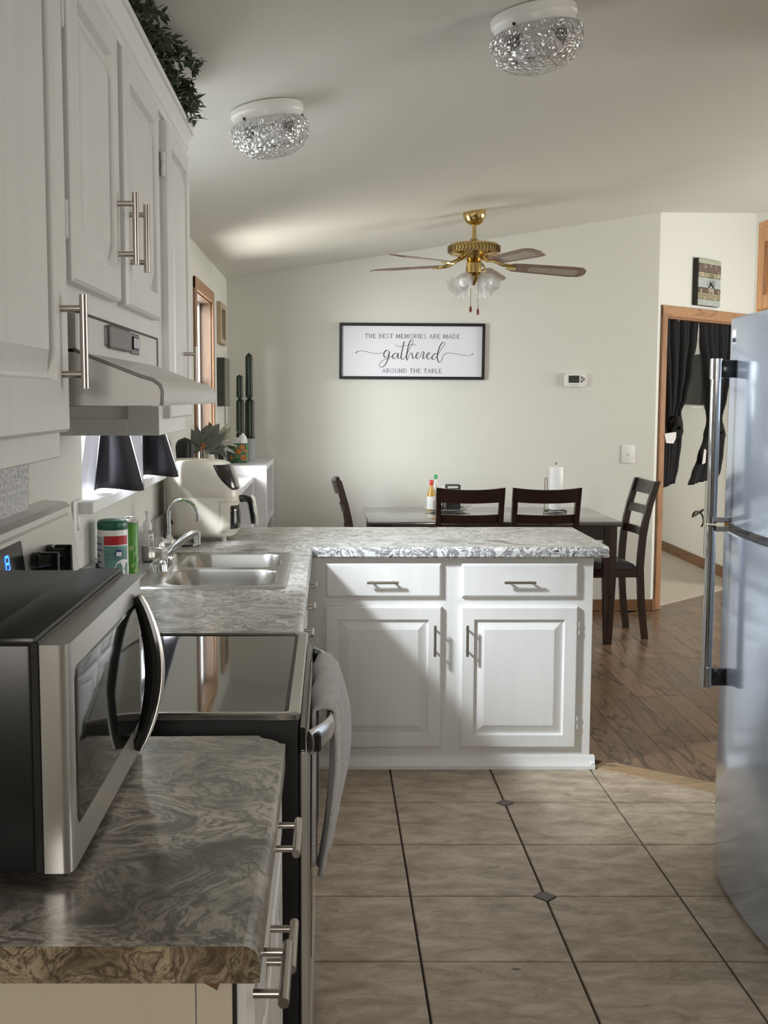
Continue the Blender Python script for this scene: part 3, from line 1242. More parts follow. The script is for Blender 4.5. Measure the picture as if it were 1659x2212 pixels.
# near base cabinet
t = thing('base_cabinet', 'near white base cabinet with a bare beige end panel under the microwave counter', 'cabinet', (WX, 1.6, 0))
bb = B(); bb.box(WX + .002, XB - .02, 1.246, 2.02, .1, .878, .002, 1)
obj('body', bb, M['white'], t)
bb = B(); bb.box(WX + .002, -.1505, 1.238, 1.246, .0, .878, .0006, 1)
bb.box(-.149, XB - .004, 1.238, 1.246, .0, .878, .0006, 1)
obj('end_panel', bb, M['beige'], t, label='bare beige end panel')
bb = B(); bb.box(XB - .0038, XB + .0006, 1.2375, 1.246, .0, .878)
obj('gap_strip', bb, M['blackm'], t)
bb = B(); bb.prism([(-.139, .8795), (-.1235, .8795), (-.1235, .8705)], 'y', 1.217, 1.238)
obj('shim', bb, M['brown'], t, label='small brown wooden shim under the counter end')
bb = B(); bb.box(XB - .019, XB, 1.24, 2.02, .1, .878, .002, 1)
obj('face_frame', bb, M['white'], t)
for (u0, u1, hu) in ((1.25, 1.47, 1.29), (1.50, 1.66, 1.57), (1.69, 2.10, 1.77)):
    pass
d = panel_door('drawer', 1.246, 1.43, .74, .868, .02, fx(XB), M['white'], t, raised=False)
bar_handle(fx(XB), 1.292, .853, .14, False, d, .02, .034, .0065)
d = panel_door('drawer', 1.45, 1.66, .70, .868, .02, fx(XB), M['white'], t, raised=False)
bar_handle(fx(XB), 1.545, .762, .14, False, d, .02, .034, .0065)
d = panel_door('drawer', 1.68, 2.005, .74, .868, .02, fx(XB), M['white'], t, raised=False)
bar_handle(fx(XB), 1.775, .828, .14, False, d, .02, .034, .0065)
panel_door('door', 1.246, 1.66, .12, .69, .02, fx(XB), M['white'], t)
panel_door('door', 1.68, 2.005, .12, .72, .02, fx(XB), M['white'], t)
# sink base cabinet
t = thing('base_cabinet', 'white sink base cabinet between the range and the peninsula', 'cabinet', (WX, 3.8, 0))
bb = B()
bb.box(WX + .002, XB - .02, 2.94, 2.96, .1, .878)
bb.box(WX + .002, XB - .02, 4.62, 4.64, .1, .878)
bb.box(WX + .002, XB - .02, 2.96, 4.62, .1, .12)
bb.box(WX + .002, WX + .02, 2.96, 4.62, .12, .878)
bb.box(XB - .02, XB, 2.94, 4.64, .1, .878, .002, 1)
obj('body', bb, M['white'], t)
bb = B(); bb.box(WX + .05, XB - .07, 2.94, 4.64, 0, .1)
obj('toe_kick', bb, M['blackm'], t)
for (u0, u1, hu) in ((2.98, 3.42, 3.33), (3.46, 3.98, 3.76), (4.02, 4.52, 4.2)):
    d = panel_door('drawer', u0, u1, .735, .862, .02, fx(XB), M['white'], t, raised=False)
    bar_handle(fx(XB), hu, .838, .10, False, d, .02, .034, .006)
    d = panel_door('door', u0, u1, .13, .71, .02, fx(XB), M['white'], t)
    if u0 < 3:
        bar_handle(fx(XB), 3.12, .70 - .075 + .1, .14, True, d, .02, .034, .006)

# peninsula cabinet
YF = 4.655
t = thing('peninsula_cabinet', 'white peninsula base cabinet with two drawers over two raised panel doors', 'cabinet', (.48, 4.95, 0))
bb = B()
bb.box(-.104, 1.072, YF, 5.16, .03, .878, .002, 1)
obj('body', bb, M['white'], t)
dx = [PY(703, 1400, YF - .02).x, PY(953, 1400, YF - .02).x, PY(996, 1400, YF - .02).x, PY(1247, 1400, YF - .02).x]
zz = [PY(800, 1217, YF - .02).z, PY(800, 1291, YF - .02).z, PY(800, 1311, YF - .02).z, PY(800, 1615, YF - .02).z]
zh = PY(827, 1259, YF - .05).z
for k in range(2):
    u0, u1 = dx[2 * k], dx[2 * k + 1]
    d = panel_door('drawer', u0, u1, zz[1], zz[0], .021, fy(YF), M['white'], t, raised=False)
    bar_handle(fy(YF), PY((827, 1124)[k], 1259, YF - .05).x, zh, .127, False, d, .021, .03, .0058)
    d = panel_door('door', u0, u1, zz[3], zz[2], .021, fy(YF), M['white'], t, fw=.052)
    bar_handle(fy(YF), PY((940, 1010)[k], 1385, YF - .05).x, PY(940, 1385, YF - .05).z, .127, True, d, .021, .03, .0058)
    if k == 1:
        for yy in (1357, 1560):
            p = PY(1250, yy, YF - .006)
            hinge((u1 + .006, YF - .006, p.z), d, .006, .005)
    else:
        for yy in (1360, 1560):
            p = PY(699, yy, YF - .006)
            hinge((u0 - .006, YF - .006, p.z), d, .006, .005)
bb = B()
bb.prism([(YF - .022, 0), (YF - .022, .014), (YF - .012, .028), (YF - .008, .052), (YF + .02, .052), (YF + .02, 0)], 'x', -.1, 1.092)
bb.box(1.072, 1.092, YF - .02, 5.15, 0, .03, .004, 1)
obj('base_molding', bb, M['whitetrim'], t)

# ------------------------------------------------------------------ countertops
CT = .922
CB = .880
t = thing('countertop', 'light grey streaked laminate counter around the sink and over the peninsula', 'countertop', (0, 4.5, CT))
SX0, SX1, SY0, SY1 = -.592, -.150, 3.615, 4.42     # sink cut-out
bb = B()
XE = -.088
bb.box(WX + .001, XE, 2.93, SY0, CB, CT)
bb.box(WX + .001, SX0, SY0, SY1, CB, CT)
bb.box(SX1, XE, SY0, SY1, CB, CT)
bb.box(WX + .001, XE, SY1, 5.36, CB, CT)
bb.box(XE, 1.128, 4.64, 5.36, CB, CT)
bmesh.ops.remove_doubles(bb.bm, verts=bb.bm.verts[:], dist=.0001)
obj('slab', bb, M['lam'], t, smooth=False)


def edge_prof(o):
    return [(0, CB), (o * .8, CB), (o, CB + .006), (o, CT - .012), (o * .7, CT - .003), (o * .3, CT), (0, CT)]


bb = B()
bb.prism([(XE + a, z) for a, z in edge_prof(.018)], 'y', 2.93, 4.64)
obj('front_edge', bb, M['lam'], t)
bb = B()
bb.prism([(4.64 - a, z) for a, z in edge_prof(.028)], 'x', XE + .018, 1.124)
obj('peninsula_edge', bb, M['lamedge'], t, label='dark veined front edge of the peninsula counter')
bb = B()
bb.box(WX + .001, WX + .022, 2.96, 5.36, CT, CT + .108, .003, 1)
tag(obj('backsplash', bb, M['lam']), 'long grey laminate backsplash strip behind the sink', 'backsplash')

t = thing('countertop', 'shorter laminate counter, dim light put into its colour, under the microwave, rounded at its front edge', 'countertop', (-.4, 1.6, CT))
bb = B()
r = .018
prof = [(WX + .001, CB), (-.08, CB), (-.0775, CB + .003), (-.077, CT - r)]
for k in range(1, 6):
    a = PI / 2 * k / 6
    prof.append((-.077 - r + r * math.cos(a), CT - r + r * math.sin(a)))
prof += [(-.077 - r, CT), (WX + .001, CT)]
pl = [(WX + .001, 1.216), (-.077, 1.216)]
for k in range(7):
    a = PI / 2 * k / 6
    pl.append((-.077 - .05 + .05 * math.cos(a), 2.012 - .05 + .05 * math.sin(a)))
pl.append((WX + .001, 2.012))
bb.prism(pl, 'z', CB, CT)
bb.bm.edges.ensure_lookup_table()
es = [e for e in bb.bm.edges if all(abs(v.co.z - CT) < 1e-5 for v in e.verts) and not all(v.co.y < 1.22 for v in e.verts) and not all(v.co.x < WX + .01 for v in e.verts)]
bmesh.ops.bevel(bb.bm, geom=es, offset=r, segments=6, profile=.5, affect='EDGES')
obj('slab', bb, M['lamdim'], t, ang=25)
bb = B()
bb.prism([(p[0], p[1]) for p in prof], 'y', 1.2145, 1.216)
obj('end_cap', bb, M['lamend'], t, smooth=False, label='brown mottled end strip of the near counter')
bb = B()
bb.box(WX + .001, WX + .022, 1.216, 2.0, CT, CT + .10, .003, 1)
tag(obj('backsplash', bb, M['lamdim']), 'short laminate backsplash strip, dim light put into its colour, behind the microwave', 'backsplash')

# ------------------------------------------------------------------ sink
SINK = thing('kitchen_sink', 'stainless steel double bowl sink set into the laminate counter', 'sink', (-.365, 4.01, CT))
bb = B()


def rrect(x0, x1, y0, y1, r, z, n=5):
    pts = []
    for (cx, cy, a0) in ((x1 - r, y1 - r, 0), (x0 + r, y1 - r, PI / 2), (x0 + r, y0 + r, PI), (x1 - r, y0 + r, 1.5 * PI)):
        for k in range(n + 1):
            a = a0 + PI / 2 * k / n
            pts.append(Vector((cx + r * math.cos(a), cy + r * math.sin(a), z)))
    return pts


KX0, KX1, KY0, KY1 = -.628, -.137, 3.592, 4.437
zt = CT + .006
outer0 = bb.ring(rrect(KX0, KX1, KY0, KY1, .03, CT + .0006))
outer1 = bb.ring(rrect(KX0 + .008, KX1 - .008, KY0 + .008, KY1 - .008, .026, zt))
bb.bridge(outer0, outer1)
bowls = ((-.535, -.175, 3.635, 3.985), (-.535, -.175, 4.025, 4.39))
holes = []
for (x0, x1, y0, y1) in bowls:
    top = bb.ring(rrect(x0, x1, y0, y1, .085, zt))
    r2 = bb.ring(rrect(x0 + .005, x1 - .005, y0 + .005, y1 - .005, .082, zt - .006))
    r3 = bb.ring(rrect(x0 + .016, x1 - .016, y0 + .016, y1 - .016, .075, zt - .14))
    r4 = bb.ring(rrect(x0 + .045, x1 - .045, y0 + .045, y1 - .045, .06, zt - .162))
    bb.bridge(top, r2)
    bb.bridge(r2, r3)
    bb.bridge(r3, r4)
    bb.cap(r4)
    holes.append(top)
# deck faces between the outline and the two bowls (triangulated fill)
edges = []
for rg_ in [outer1] + holes:
    for i in range(len(rg_)):
        e = bb.bm.edges.get((rg_[i], rg_[(i + 1) % len(rg_)]))
        if e:
            edges.append(e)
bmesh.ops.triangle_fill(bb.bm, use_beauty=True, use_dissolve=False, edges=edges)
obj('basin', bb, M['sinksteel'], SINK, ang=40)
for (x0, x1, y0, y1) in bowls:
    bb = B()
    c = ((x0 + x1) / 2, (y0 + y1) / 2)
    bb.lathe([(.042, zt - .1615), (.04, zt - .158), (.03, zt - .16), (.012, zt - .1605)], 20, Matrix.Translation((c[0], c[1], 0)))
    obj('drain', bb, M['chrome'], SINK)

# faucet
FA = thing('kitchen_faucet', 'chrome kitchen faucet with a low spout and clear acrylic knobs', 'faucet', (-.585, 4.085, zt))
bb = B()
fo0 = bb.ring(rrect(-.625, -.556, 3.925, 4.245, .03, zt))
fo1 = bb.ring(rrect(-.622, -.559, 3.929, 4.241, .03, zt + .022))
fo2 = bb.ring(rrect(-.612, -.569, 3.94, 4.23, .02, zt + .028))
bb.bridge(fo0, fo1); bb.bridge(fo1, fo2); bb.cap(fo2); bb.cap(fo0[::-1])
obj('base_plate', bb, M['chrome'], FA, ang=40)
bb = B()
sp = [(-.592, 4.085, zt + .026), (-.580, 4.087, zt + .040), (-.545, 4.095, zt + .072), (-.51, 4.105, zt + .098), (-.487, 4.11, zt + .110), (-.470, 4.112, zt + .110)]
bb.tube(sp, [.018, .017, .014, .0135, .0135, .012], 12)
bb.cyl((-.4745, 4.112, zt + .116), (-.4745, 4.112, zt + .070), .0125, n=14)
obj('spout', bb, M['chrome'], FA, ang=50)
for yk in (3.965, 4.205):
    bb = B()
    bb.lathe([(.012, zt + .028), (.014, zt + .034), (.026, zt + .036), (.03, zt + .045), (.031, zt + .068), (.026, zt + .078), (.012, zt + .081)], 12,
             Matrix.Translation((-.592, yk, 0)), rfun=lambda a, z: 1 + .08 * math.cos(6 * a))
    obj('knob', bb, M['acrylic'], FA, ang=20)
GF = thing('filter_tap', 'slim chrome gooseneck tap at the back of the sink deck', 'faucet', (-.597, 4.285, zt))
bb = B()
bb.lathe([(.02, zt), (.02, zt + .004), (.013, zt + .008), (.013, zt + .05), (.017, zt + .055), (.012, zt + .075), (.0085, zt + .085)], 16, Matrix.Translation((-.597, 4.285, 0)))
obj('base', bb, M['chrome'], GF)
bb = B()
pts = [(-.597, 4.285, zt + .07), (-.599, 4.285, zt + .15)]
for k in range(0, 13):
    a = PI * (1 - k / 12 * 1.02)
    pts.append((-.546 + .053 * math.cos(a), 4.285, zt + .158 + .058 * math.sin(a)))
pts.append((-.4915, 4.285, zt + .135))
bb.tube(pts, .0068, 10)
obj('spout', bb, M['chrome'], GF)
bb = B()
bb.cyl((-.597, 4.285, zt + .06), (-.626, 4.27, zt + .072), .005, .006, 8)
obj('lever', bb, M['chrome'], GF)

# ------------------------------------------------------------------ range
RY0, RY1 = 2.138, 2.905
rt0 = .914
R = thing('range', 'freestanding electric range with a black glass cooktop and steel trim', 'stove', (-.4, 2.52, 0))
bb = B()
bb.box(WX + .02, -.060, RY0 + .004, RY1 - .004, .06, rt0, .002, 1)
obj('body', bb, M['blackm'], R)
bb = B()
rt = .927
o0 = bb.ring(rrect(WX + .05, -.057, RY0, RY1, .012, rt - .013))
o1 = bb.ring(rrect(WX + .05, -.055, RY0, RY1, .014, rt - .003))
o2 = bb.ring(rrect(WX + .053, -.058, RY0 + .003, RY1 - .003, .014, rt))
o3 = bb.ring(rrect(WX + .075, -.078, RY0 + .012, RY1 - .014, .014, rt))
o4 = bb.ring(rrect(WX + .077, -.080, RY0 + .014, RY1 - .016, .012, rt - .005))
for a, c in ((o0, o1), (o1, o2), (o2, o3), (o3, o4)):
    bb.bridge(a, c)
bb.cap(o0[::-1])
obj('cooktop_frame', bb, M['steel'], R, ang=40)
bb = B()
a = bb.ring(rrect(WX + .084, -.0865, RY0 + .017, RY1 - .026, .010, rt - .012))
c = bb.ring(rrect(WX + .084, -.0865, RY0 + .017, RY1 - .026, .010, rt - .0042))
bb.bridge(a, c); bb.cap(c); bb.cap(a[::-1])
obj('glass_top', bb, M['glasstop'], R)
bb = B()
a = bb.ring(rrect(WX + .076, -.079, RY0 + .013, RY1 - .015, .012, rt - .012))
c = bb.ring(rrect(WX + .076, -.079, RY0 + .013, RY1 - .015, .012, rt - .0052))
bb.bridge(a, c); bb.cap(c); bb.cap(a[::-1])
obj('seal', bb, M['blackm'], R)
bb = B()
bb.prism([(WX + .003, .90), (-.615, .90), (-.615, .935), (-.652, 1.250), (-.664, 1.261), (WX + .003, 1.265)], 'y', RY0, RY1)
obj('backguard', bb, M['backsteel'], R)


def bgx(z):
    return -.615 - (z - .935) / .315 * .037


bb = B()
A = bb.ring([Vector((bgx(z) + .0035, y, z)) for (y, z) in ((RY0 + .03, .97), (RY1 - .04, .97), (RY1 - .05, 1.232), (RY0 + .03, 1.232))])
C = bb.ring([Vector((bgx(z), y, z)) for (y, z) in ((RY0 + .024, .964), (RY1 - .034, .964), (RY1 - .044, 1.238), (RY0 + .024, 1.238))])
bb.bridge(C, A); bb.cap(A)
obj('control_panel', bb, M['steelz'], R, smooth=False)
bb = B()
A = bb.ring([Vector((bgx(z) + .006, y, z)) for (y, z) in ((2.165, 1.06), (2.395, 1.06), (2.395, 1.222), (2.165, 1.222))])
C = bb.ring([Vector((bgx(z), y, z)) for (y, z) in ((2.16, 1.055), (2.40, 1.055), (2.40, 1.227), (2.16, 1.227))])
bb.bridge(C, A); bb.cap(A)
dsp = obj('display', bb, M['black'], R, smooth=False)
bb = B()
for (y0, y1, z0, z1) in ((2.262, 2.286, 1.176, 1.181), (2.262, 2.286, 1.190, 1.195), (2.262, 2.286, 1.204, 1.209),
                         (2.259, 2.264, 1.180, 1.191), (2.259, 2.264, 1.194, 1.205), (2.284, 2.289, 1.180, 1.191), (2.284, 2.289, 1.194, 1.205)):
    bb.cap(bb.ring([Vector((bgx(z) + .0068, y, z)) for (y, z) in ((y0, z0), (y1, z0), (y1, z1), (y0, z1))]))
obj('digit', bb, M['display'], dsp, smooth=False, label='glowing blue digit')
for yk in (2.48, 2.61):
    bb = B()
    z = 1.155
    n = Vector((.99, 0, .125))
    p = Vector((bgx(z) + .004, yk, z))
    bb.cyl(p, p + n * .012, .034, n=20)
    bb.cyl(p + n * .012, p + n * .04, .027, .025, 20)
    bb.box(p.x + .012, p.x + .052, yk - .006, yk + .006, z - .028, z + .034, .003, 1)
    obj('knob', bb, M['black'], R)
bb = B()
bb.box(-.058, -.038, RY0 + .006, RY1 - .006, .27, .85, .004, 1)
od = obj('oven_door', bb, M['steelz'], R)
bb = B(); bb.box(-.0385, -.0365, RY0 + .09, RY1 - .09, .40, .70, .002, 1)
obj('oven_window', bb, M['doorglass'], od)
bb = B(); bb.box(-.058, -.038, RY0 + .006, RY1 - .006, .07, .262, .004, 1)
obj('storage_drawer', bb, M['steelz'], R)
bb = B(); bb.box(-.058, -.046, RY0 + .006, RY1 - .006, .852, .898, .002, 1)
obj('front_trim', bb, M['black'], R)


def bar_x(y):
    u = (y - RY0 - .012) / (RY1 - RY0 - .024)
    e = min(1.0, max(0.0, min(u, 1 - u) / .17))
    return -.040 + .040 * math.sin(e * PI / 2) + .004 * math.sin(PI * max(0, min(1, u)))


bb = B()
hb = []
for k in range(33):
    u = k / 32
    hb.append(Vector((bar_x(RY0 + .012 + u * (RY1 - RY0 - .024)), RY0 + .012 + u * (RY1 - RY0 - .024), .866)))
bb.tube(hb, .025, 10, flat=1.0, up=(0, 0, 1))
for v in bb.bm.verts:
    # flatten towards the door: a wide flat bar
    c = bar_x(v.co.y)
    v.co.x = c + (v.co.x - c) * .36
hnd = obj('handle', bb, M['steelz'], od)
for yk in (RY0 + .02, RY1 - .04):
    bb = B(); bb.box(-.040, -.016, yk - .008, yk + .016, .848, .884, .004, 1)
    obj('bracket', bb, M['black'], hnd)

# towel over the oven handle
TW = B()


def towel_front(u, v):
    y = 2.285 + .50 * u + .03 * math.sin(PI * v) * (u - .5)
    L = .31 + .015 * math.sin(7 * u)
    bx = bar_x(y) + .010
    z = .89 - L * v
    fold = .011 * math.sin(15 * u + 1.0) * min(1, v * 3) + .007 * math.sin(31 * u + 2 * v)
    bulge = (.006 + .036 * u) * math.sin(PI * min(1, v * .86))
    x = bx - .002 + fold * (1 - .4 * v) + bulge - .018 * v - .020 * v * (1 - u)
    y -= .09 * v * (1 - u) + .20 * v * v * u
    return Vector((x, y, z))


def towel_back(u, v):
    p = towel_front(u, v * .93)
    return Vector((-.032 + .004 * math.sin(14 * u) - (0 if v > .12 else 0), p.y, p.z))


def towel_top(u, v):
    a = PI * v
    y = towel_front(u, 0).y
    c = bar_x(y)
    f0, b0 = towel_front(u, 0).x, towel_back(u, 0).x
    x = (f0 + b0) / 2 + (f0 - b0) / 2 * math.cos(a)
    return Vector((x, y, .89 + .008 * math.sin(a)))


TW.grid(towel_front, 30, 20)
TW.grid(towel_top, 30, 6)
TW.grid(towel_back, 30, 14)
bmesh.ops.remove_doubles(TW.bm, verts=TW.bm.verts[:], dist=.0006)
tw = obj('hand_towel', TW, M['towel'], ang=60, solid=.007)
tag(tw, 'grey terry towel draped over the oven door handle', 'towel')

# ------------------------------------------------------------------ microwave
MY0, MY1 = 1.378, 1.955
MZ0, MZ1 = .934, 1.232
MX = -.352
W_ = thing('microwave', 'black and stainless microwave oven on the near counter, seen from its side', 'microwave', (-.53, 1.66, CT))
bb = B()
bb.box(-.695, MX - .012, MY0 + .004, MY1 - .004, MZ0, MZ1 - .003, .004, 2)
obj('body', bb, M['blacksatin'], W_)
bb = B()
bb.box(MX - .075, MX - .004, MY0, MY1, MZ1 - .012, MZ1, .004, 2)
bb.box(MX - .012, MX, MY0, MY1, MZ0, MZ1 - .006, .002, 1)
obj('bezel', bb, M['blacksatin'], W_)
# stainless front with rounded ends
prof = [(MX, MY0 + .001), (MX + .022, MY0 + .001), (MX + .029, MY0 + .003), (MX + .033, MY0 + .009), (MX + .035, MY0 + .02), (MX + .035, MY1 - .05), (MX + .031, MY1 - .016), (MX + .022, MY1 - .004), (MX, MY1)]
bb = B()
bb.prism(prof, 'z', MZ0 + .001, MZ1 - .010)
fr = obj('door', bb, M['steelz'], W_, ang=50)
bb = B()
wy0, wy1, wz0, wz1 = MY0 + .032, MY1 - .06, MZ0 + .05, MZ1 - .045
ra = [Vector((MX + .0352, p.x, p.y)) for p in rrect(wy0, wy1, wz0, wz1, .016, 0)]
rb = [Vector((MX + .0364, p.x, p.y)) for p in rrect(wy0 + .003, wy1 - .003, wz0 + .003, wz1 - .003, .014, 0)]
A, C = bb.ring(ra), bb.ring(rb)
bb.bridge(A, C); bb.cap(C)
obj('window', bb, M['doorglass'], fr)
# arched handle
bb, cc = B(), B()
hp = []
for k in range(17):
    u = k / 16
    zz_ = MZ0 + .018 + u * (MZ1 - MZ0 - .050)
    yy_ = MY1 - .10 + .012 * math.sin(PI * u) - .022 * (1 - u)
    hp.append(Vector((MX + .037 + .027 * math.sin(PI * u) ** .8, yy_, zz_)))
bb.tube(hp, [.008 + .006 * math.sin(PI * k / 16) for k in range(17)], 10, up=(0, 1, 0))
hh = obj('handle', bb, M['black'], fr)
cc.tube([p + Vector((.008 + .004 * math.sin(PI * i / 16), .003, 0)) for i, p in enumerate(hp)], [.004 + .003 * math.sin(PI * k / 16) for k in range(17)], 8)
obj('handle_trim', cc, M['steelz'], hh)
for (qx_, qy_) in ((-.66, 1.43), (-.66, 1.9), (-.40, 1.43), (-.40, 1.9)):
    bb = B(); bb.cyl((qx_, qy_, CT), (qx_, qy_, MZ0 + .002), .014, n=12)
    obj('foot', bb, M['blackm'], W_)

# ------------------------------------------------------------------ things on the counter
def sq_patch(bb, cx, cy, r, a0, a1, z0, z1, n=10, off=.0008):
    """patch on an upright cylinder, angles in degrees (270 faces the camera)"""
    def f(u, v):
        a = math.radians(a0 + (a1 - a0) * u)
        return Vector((cx + (r + off) * math.cos(a), cy + (r + off) * math.sin(a), z0 + (z1 - z0) * v))
    bb.grid(f, n, 1)
    return bb


def disc_patch(bb, cx, cy, r, ac, zc, rad, n=14, off=.0014):
    c = bb.bm.verts.new((cx + (r + off) * math.cos(ac), cy + (r + off) * math.sin(ac), zc))
    ring = []
    for k in range(n):
        t_ = 2 * PI * k / n
        a = ac + rad * math.cos(t_) / r
        ring.append(bb.bm.verts.new((cx + (r + off) * math.cos(a), cy + (r + off) * math.sin(a), zc + rad * math.sin(t_))))
    for k in range(n):
        bb.bm.faces.new((c, ring[k], ring[(k + 1) % n]))


cx, cy, cr = -.652, 3.455, .0455
t = thing('wipes_canister', 'wipes canister with a green lid, red band and teal label beside the sink', 'canister', (cx, cy, CT))
bb = B(); bb.lathe([(cr - .004, CT), (cr, CT + .004), (cr, CT + .205), (cr - .002, CT + .209)], 32, Matrix.Translation((cx, cy, 0)))
obj('body', bb, M['plastic'], t)
bb = B(); bb.lathe([(cr - .001, CT + .207), (cr, CT + .209), (cr, CT + .228), (cr - .004, CT + .234), (cr - .012, CT + .236), (.004, CT + .2345)], 32, Matrix.Translation((cx, cy, 0)))
obj('lid', bb, M['lidgreen'], t)
bb = B(); sq_patch(bb, cx, cy, cr, 180, 247, CT + .006, CT + .188)
lb = obj('side_label', bb, M['labelgrey'], t)
bb = B()
for k in range(9):
    zz_ = CT + .02 + k * .018
    sq_patch(bb, cx, cy, cr, 190, 225 + (k * 13) % 19, zz_, zz_ + .0035, 6, .0014)
obj('small_print', bb, M['navy'], lb)
bb = B(); sq_patch(bb, cx, cy, cr, 247, 345, CT + .006, CT + .160)
lb = obj('front_label', bb, M['labelteal'], t)
bb = B(); sq_patch(bb, cx, cy, cr, 247, 345, CT + .163, CT + .190)
obj('red_band', bb, M['red'], t)
bb = B(); disc_patch(bb, cx, cy, cr, math.radians(322), CT + .09, .03)
obj('white_spot', bb, M['paper'], lb)
bb = B(); disc_patch(bb, cx, cy, cr, math.radians(301), CT + .138, .0115, off=.002)
obj('blue_emblem', bb, M['navy'], lb)
bb = B(); sq_patch(bb, cx, cy, cr, 292, 312, CT + .130, CT + .142, 4, .0026)
obj('emblem_bar', bb, M['paper'], lb)
bb = B(); disc_patch(bb, cx, cy, cr, math.radians(277), CT + .060, .0115, off=.002)
obj('blue_emblem', bb, M['navy'], lb)
bb = B(); disc_patch(bb, cx, cy, cr, math.radians(277), CT + .061, .0078, off=.0026)
obj('emblem_disc', bb, M['paper'], lb)
bb = B(); sq_patch(bb, cx, cy, cr, 263, 292, CT + .034, CT + .046, 4, .002)
obj('emblem_bar', bb, M['navy'], lb)

cx, cy, cr = -.618, 3.548, .0275
t = thing('spray_can', 'tall green spray can behind the wipes canister', 'can', (cx, cy, CT))
bb = B(); bb.lathe([(cr - .003, CT), (cr, CT + .003), (cr, CT + .213), (cr - .002, CT + .217)], 28, Matrix.Translation((cx, cy, 0)))
body = obj('body', bb, M['cangreen'], t)
bb = B(); bb.lathe([(cr - .0015, CT + .215), (cr + .001, CT + .218), (cr + .001, CT + .222), (cr - .004, CT + .228), (.012, CT + .235), (.003, CT + .2355)], 28, Matrix.Translation((cx, cy, 0)))
obj('dome_cap', bb, M['chrome'], t)
bb = B()
for k in range(6):
    disc_patch(bb, cx, cy, cr, math.radians(285 + (k * 37) % 60), CT + .05 + k * .018, .006 + .003 * (k % 2), 7)
obj('printed_leaf', bb, M['tboxl'], body)

cx, cy = -.668, 4.215
t = thing('soap_bottle', 'clear pump bottle of pale soap standing behind the sink', 'bottle', (cx, cy, CT))
bb = B(); bb.lathe([(.020, CT), (.0235, CT + .004), (.0235, CT + .095), (.0215, CT + .106), (.014, CT + .116), (.0125, CT + .122)], 24, Matrix.Translation((cx, cy, 0)))
body = obj('body', bb, M['clear'], t)
bb = B(); bb.lathe([(.019, CT + .003), (.0222, CT + .006), (.0222, CT + .060), (.002, CT + .0605)], 24, Matrix.Translation((cx, cy, 0)))
obj('soap', bb, M['soap'], t)
bb = B(); bb.lathe([(.0165, CT + .118), (.0165, CT + .138), (.012, CT + .150), (.006, CT + .154), (.005, CT + .160), (.009, CT + .185), (.007, CT + .188)], 20, Matrix.Translation((cx, cy, 0)))
obj('pump', bb, M['plastic'], t)
bb = B(); sq_patch(bb, cx, cy, .0235, 285, 350, CT + .052, CT + .104)
lb = obj('label', bb, M['paper'], body)


def text_mesh(txt, size, mapf, bb, align='CENTER', sx=1.0, rot=0.0):
    cu = bpy.data.curves.new('txt', 'FONT')
    cu.body = txt
    cu.size = size
    cu.align_x = align
    cu.align_y = 'CENTER'
    cu.resolution_u = 3
    o = bpy.data.objects.new('txt', cu)
    COL.objects.link(o)
    dg = bpy.context.evaluated_depsgraph_get()
    me = bpy.data.meshes.new_from_object(o.evaluated_get(dg))
    vs = []
    cr_, sr_ = math.cos(rot), math.sin(rot)
    for v in me.vertices:
        x, y = v.co.x * sx, v.co.y
        vs.append(bb.bm.verts.new(mapf(x * cr_ - y * sr_, x * sr_ + y * cr_)))
    for p in me.polygons:
        try:
            bb.bm.faces.new([vs[i] for i in p.vertices])
        except ValueError:
            pass
    bpy.data.objects.remove(o)
    bpy.data.curves.remove(cu)
    bpy.data.meshes.remove(me)


bb = B()
am = math.radians(312)
text_mesh('ELLA', .017, lambda x, y: Vector((cx + .0252 * math.cos(am + y / .0235), cy + .0252 * math.sin(am + y / .0235), CT + .078 + x)), bb, sx=1.05)
for v in bb.bm.verts:
    pass
obj('lettering', bb, M['ink'], lb, smooth=False)

# air fryer
FX0, FX1, FY0, FY1 = -.692, -.386, 4.79, 5.08
AF = thing('air_fryer', 'cream air fryer with a dark slanted display on the corner of the counter', 'air fryer', ((FX0 + FX1) / 2, (FY0 + FY1) / 2, CT))
lev = [(.938, .03, .0), (.946, .012, .0), (.965, .002, .0), (1.00, 0, 0), (1.105, 0, .0), (1.107, .0015, 0), (1.109, 0, 0), (1.14, .0, .003), (1.18, .0, .013), (1.225, .001, .028), (1.246, .003, .035), (1.255, .008, .040), (1.260, .018, .045), (1.262, .045, .06)]


def fr_lev(z):
    for (za, ia, fa), (zb, ib, fb) in zip(lev, lev[1:]):
        if za <= z <= zb:
            k = (z - za) / (zb - za)
            return ia + (ib - ia) * k, fa + (fb - fa) * k
    return lev[-1][1:]


bb = B()
prev = None
for (z, ins, fr_) in lev:
    r = max(.02, .075 - ins * .3)
    zoff = 0
    rg_ = bb.ring([p + Vector((0, 0, -.016 * max(0, (p.x - FX0) / .3 - .3) if z > 1.24 else 0)) for p in rrect(FX0 + ins, FX1 - ins - fr_, FY0 + ins, FY1 - ins, r, z, 7)])
    if prev:
        bb.bridge(prev, rg_)
    else:
        bb.cap(rg_[::-1])
    prev = rg_
bb.cap(prev)
afb = obj('body', bb, M['cream'], AF, ang=40)


def af_pt(q, z, off):
    """q 0..1 : from the camera side round the near front corner to the middle of the front"""
    ins, f_ = fr_lev(z)
    r = .075
    x1, y0 = FX1 - ins - f_, FY0 + ins
    if q < .5:
        a = -PI / 2 + PI / 2 * (q / .5)
        return Vector((x1 - r + (r + off) * math.cos(a), y0 + r + (r + off) * math.sin(a), z))
    return Vector((x1 + off, y0 + r + (q - .5) * .14, z))


bb = B()


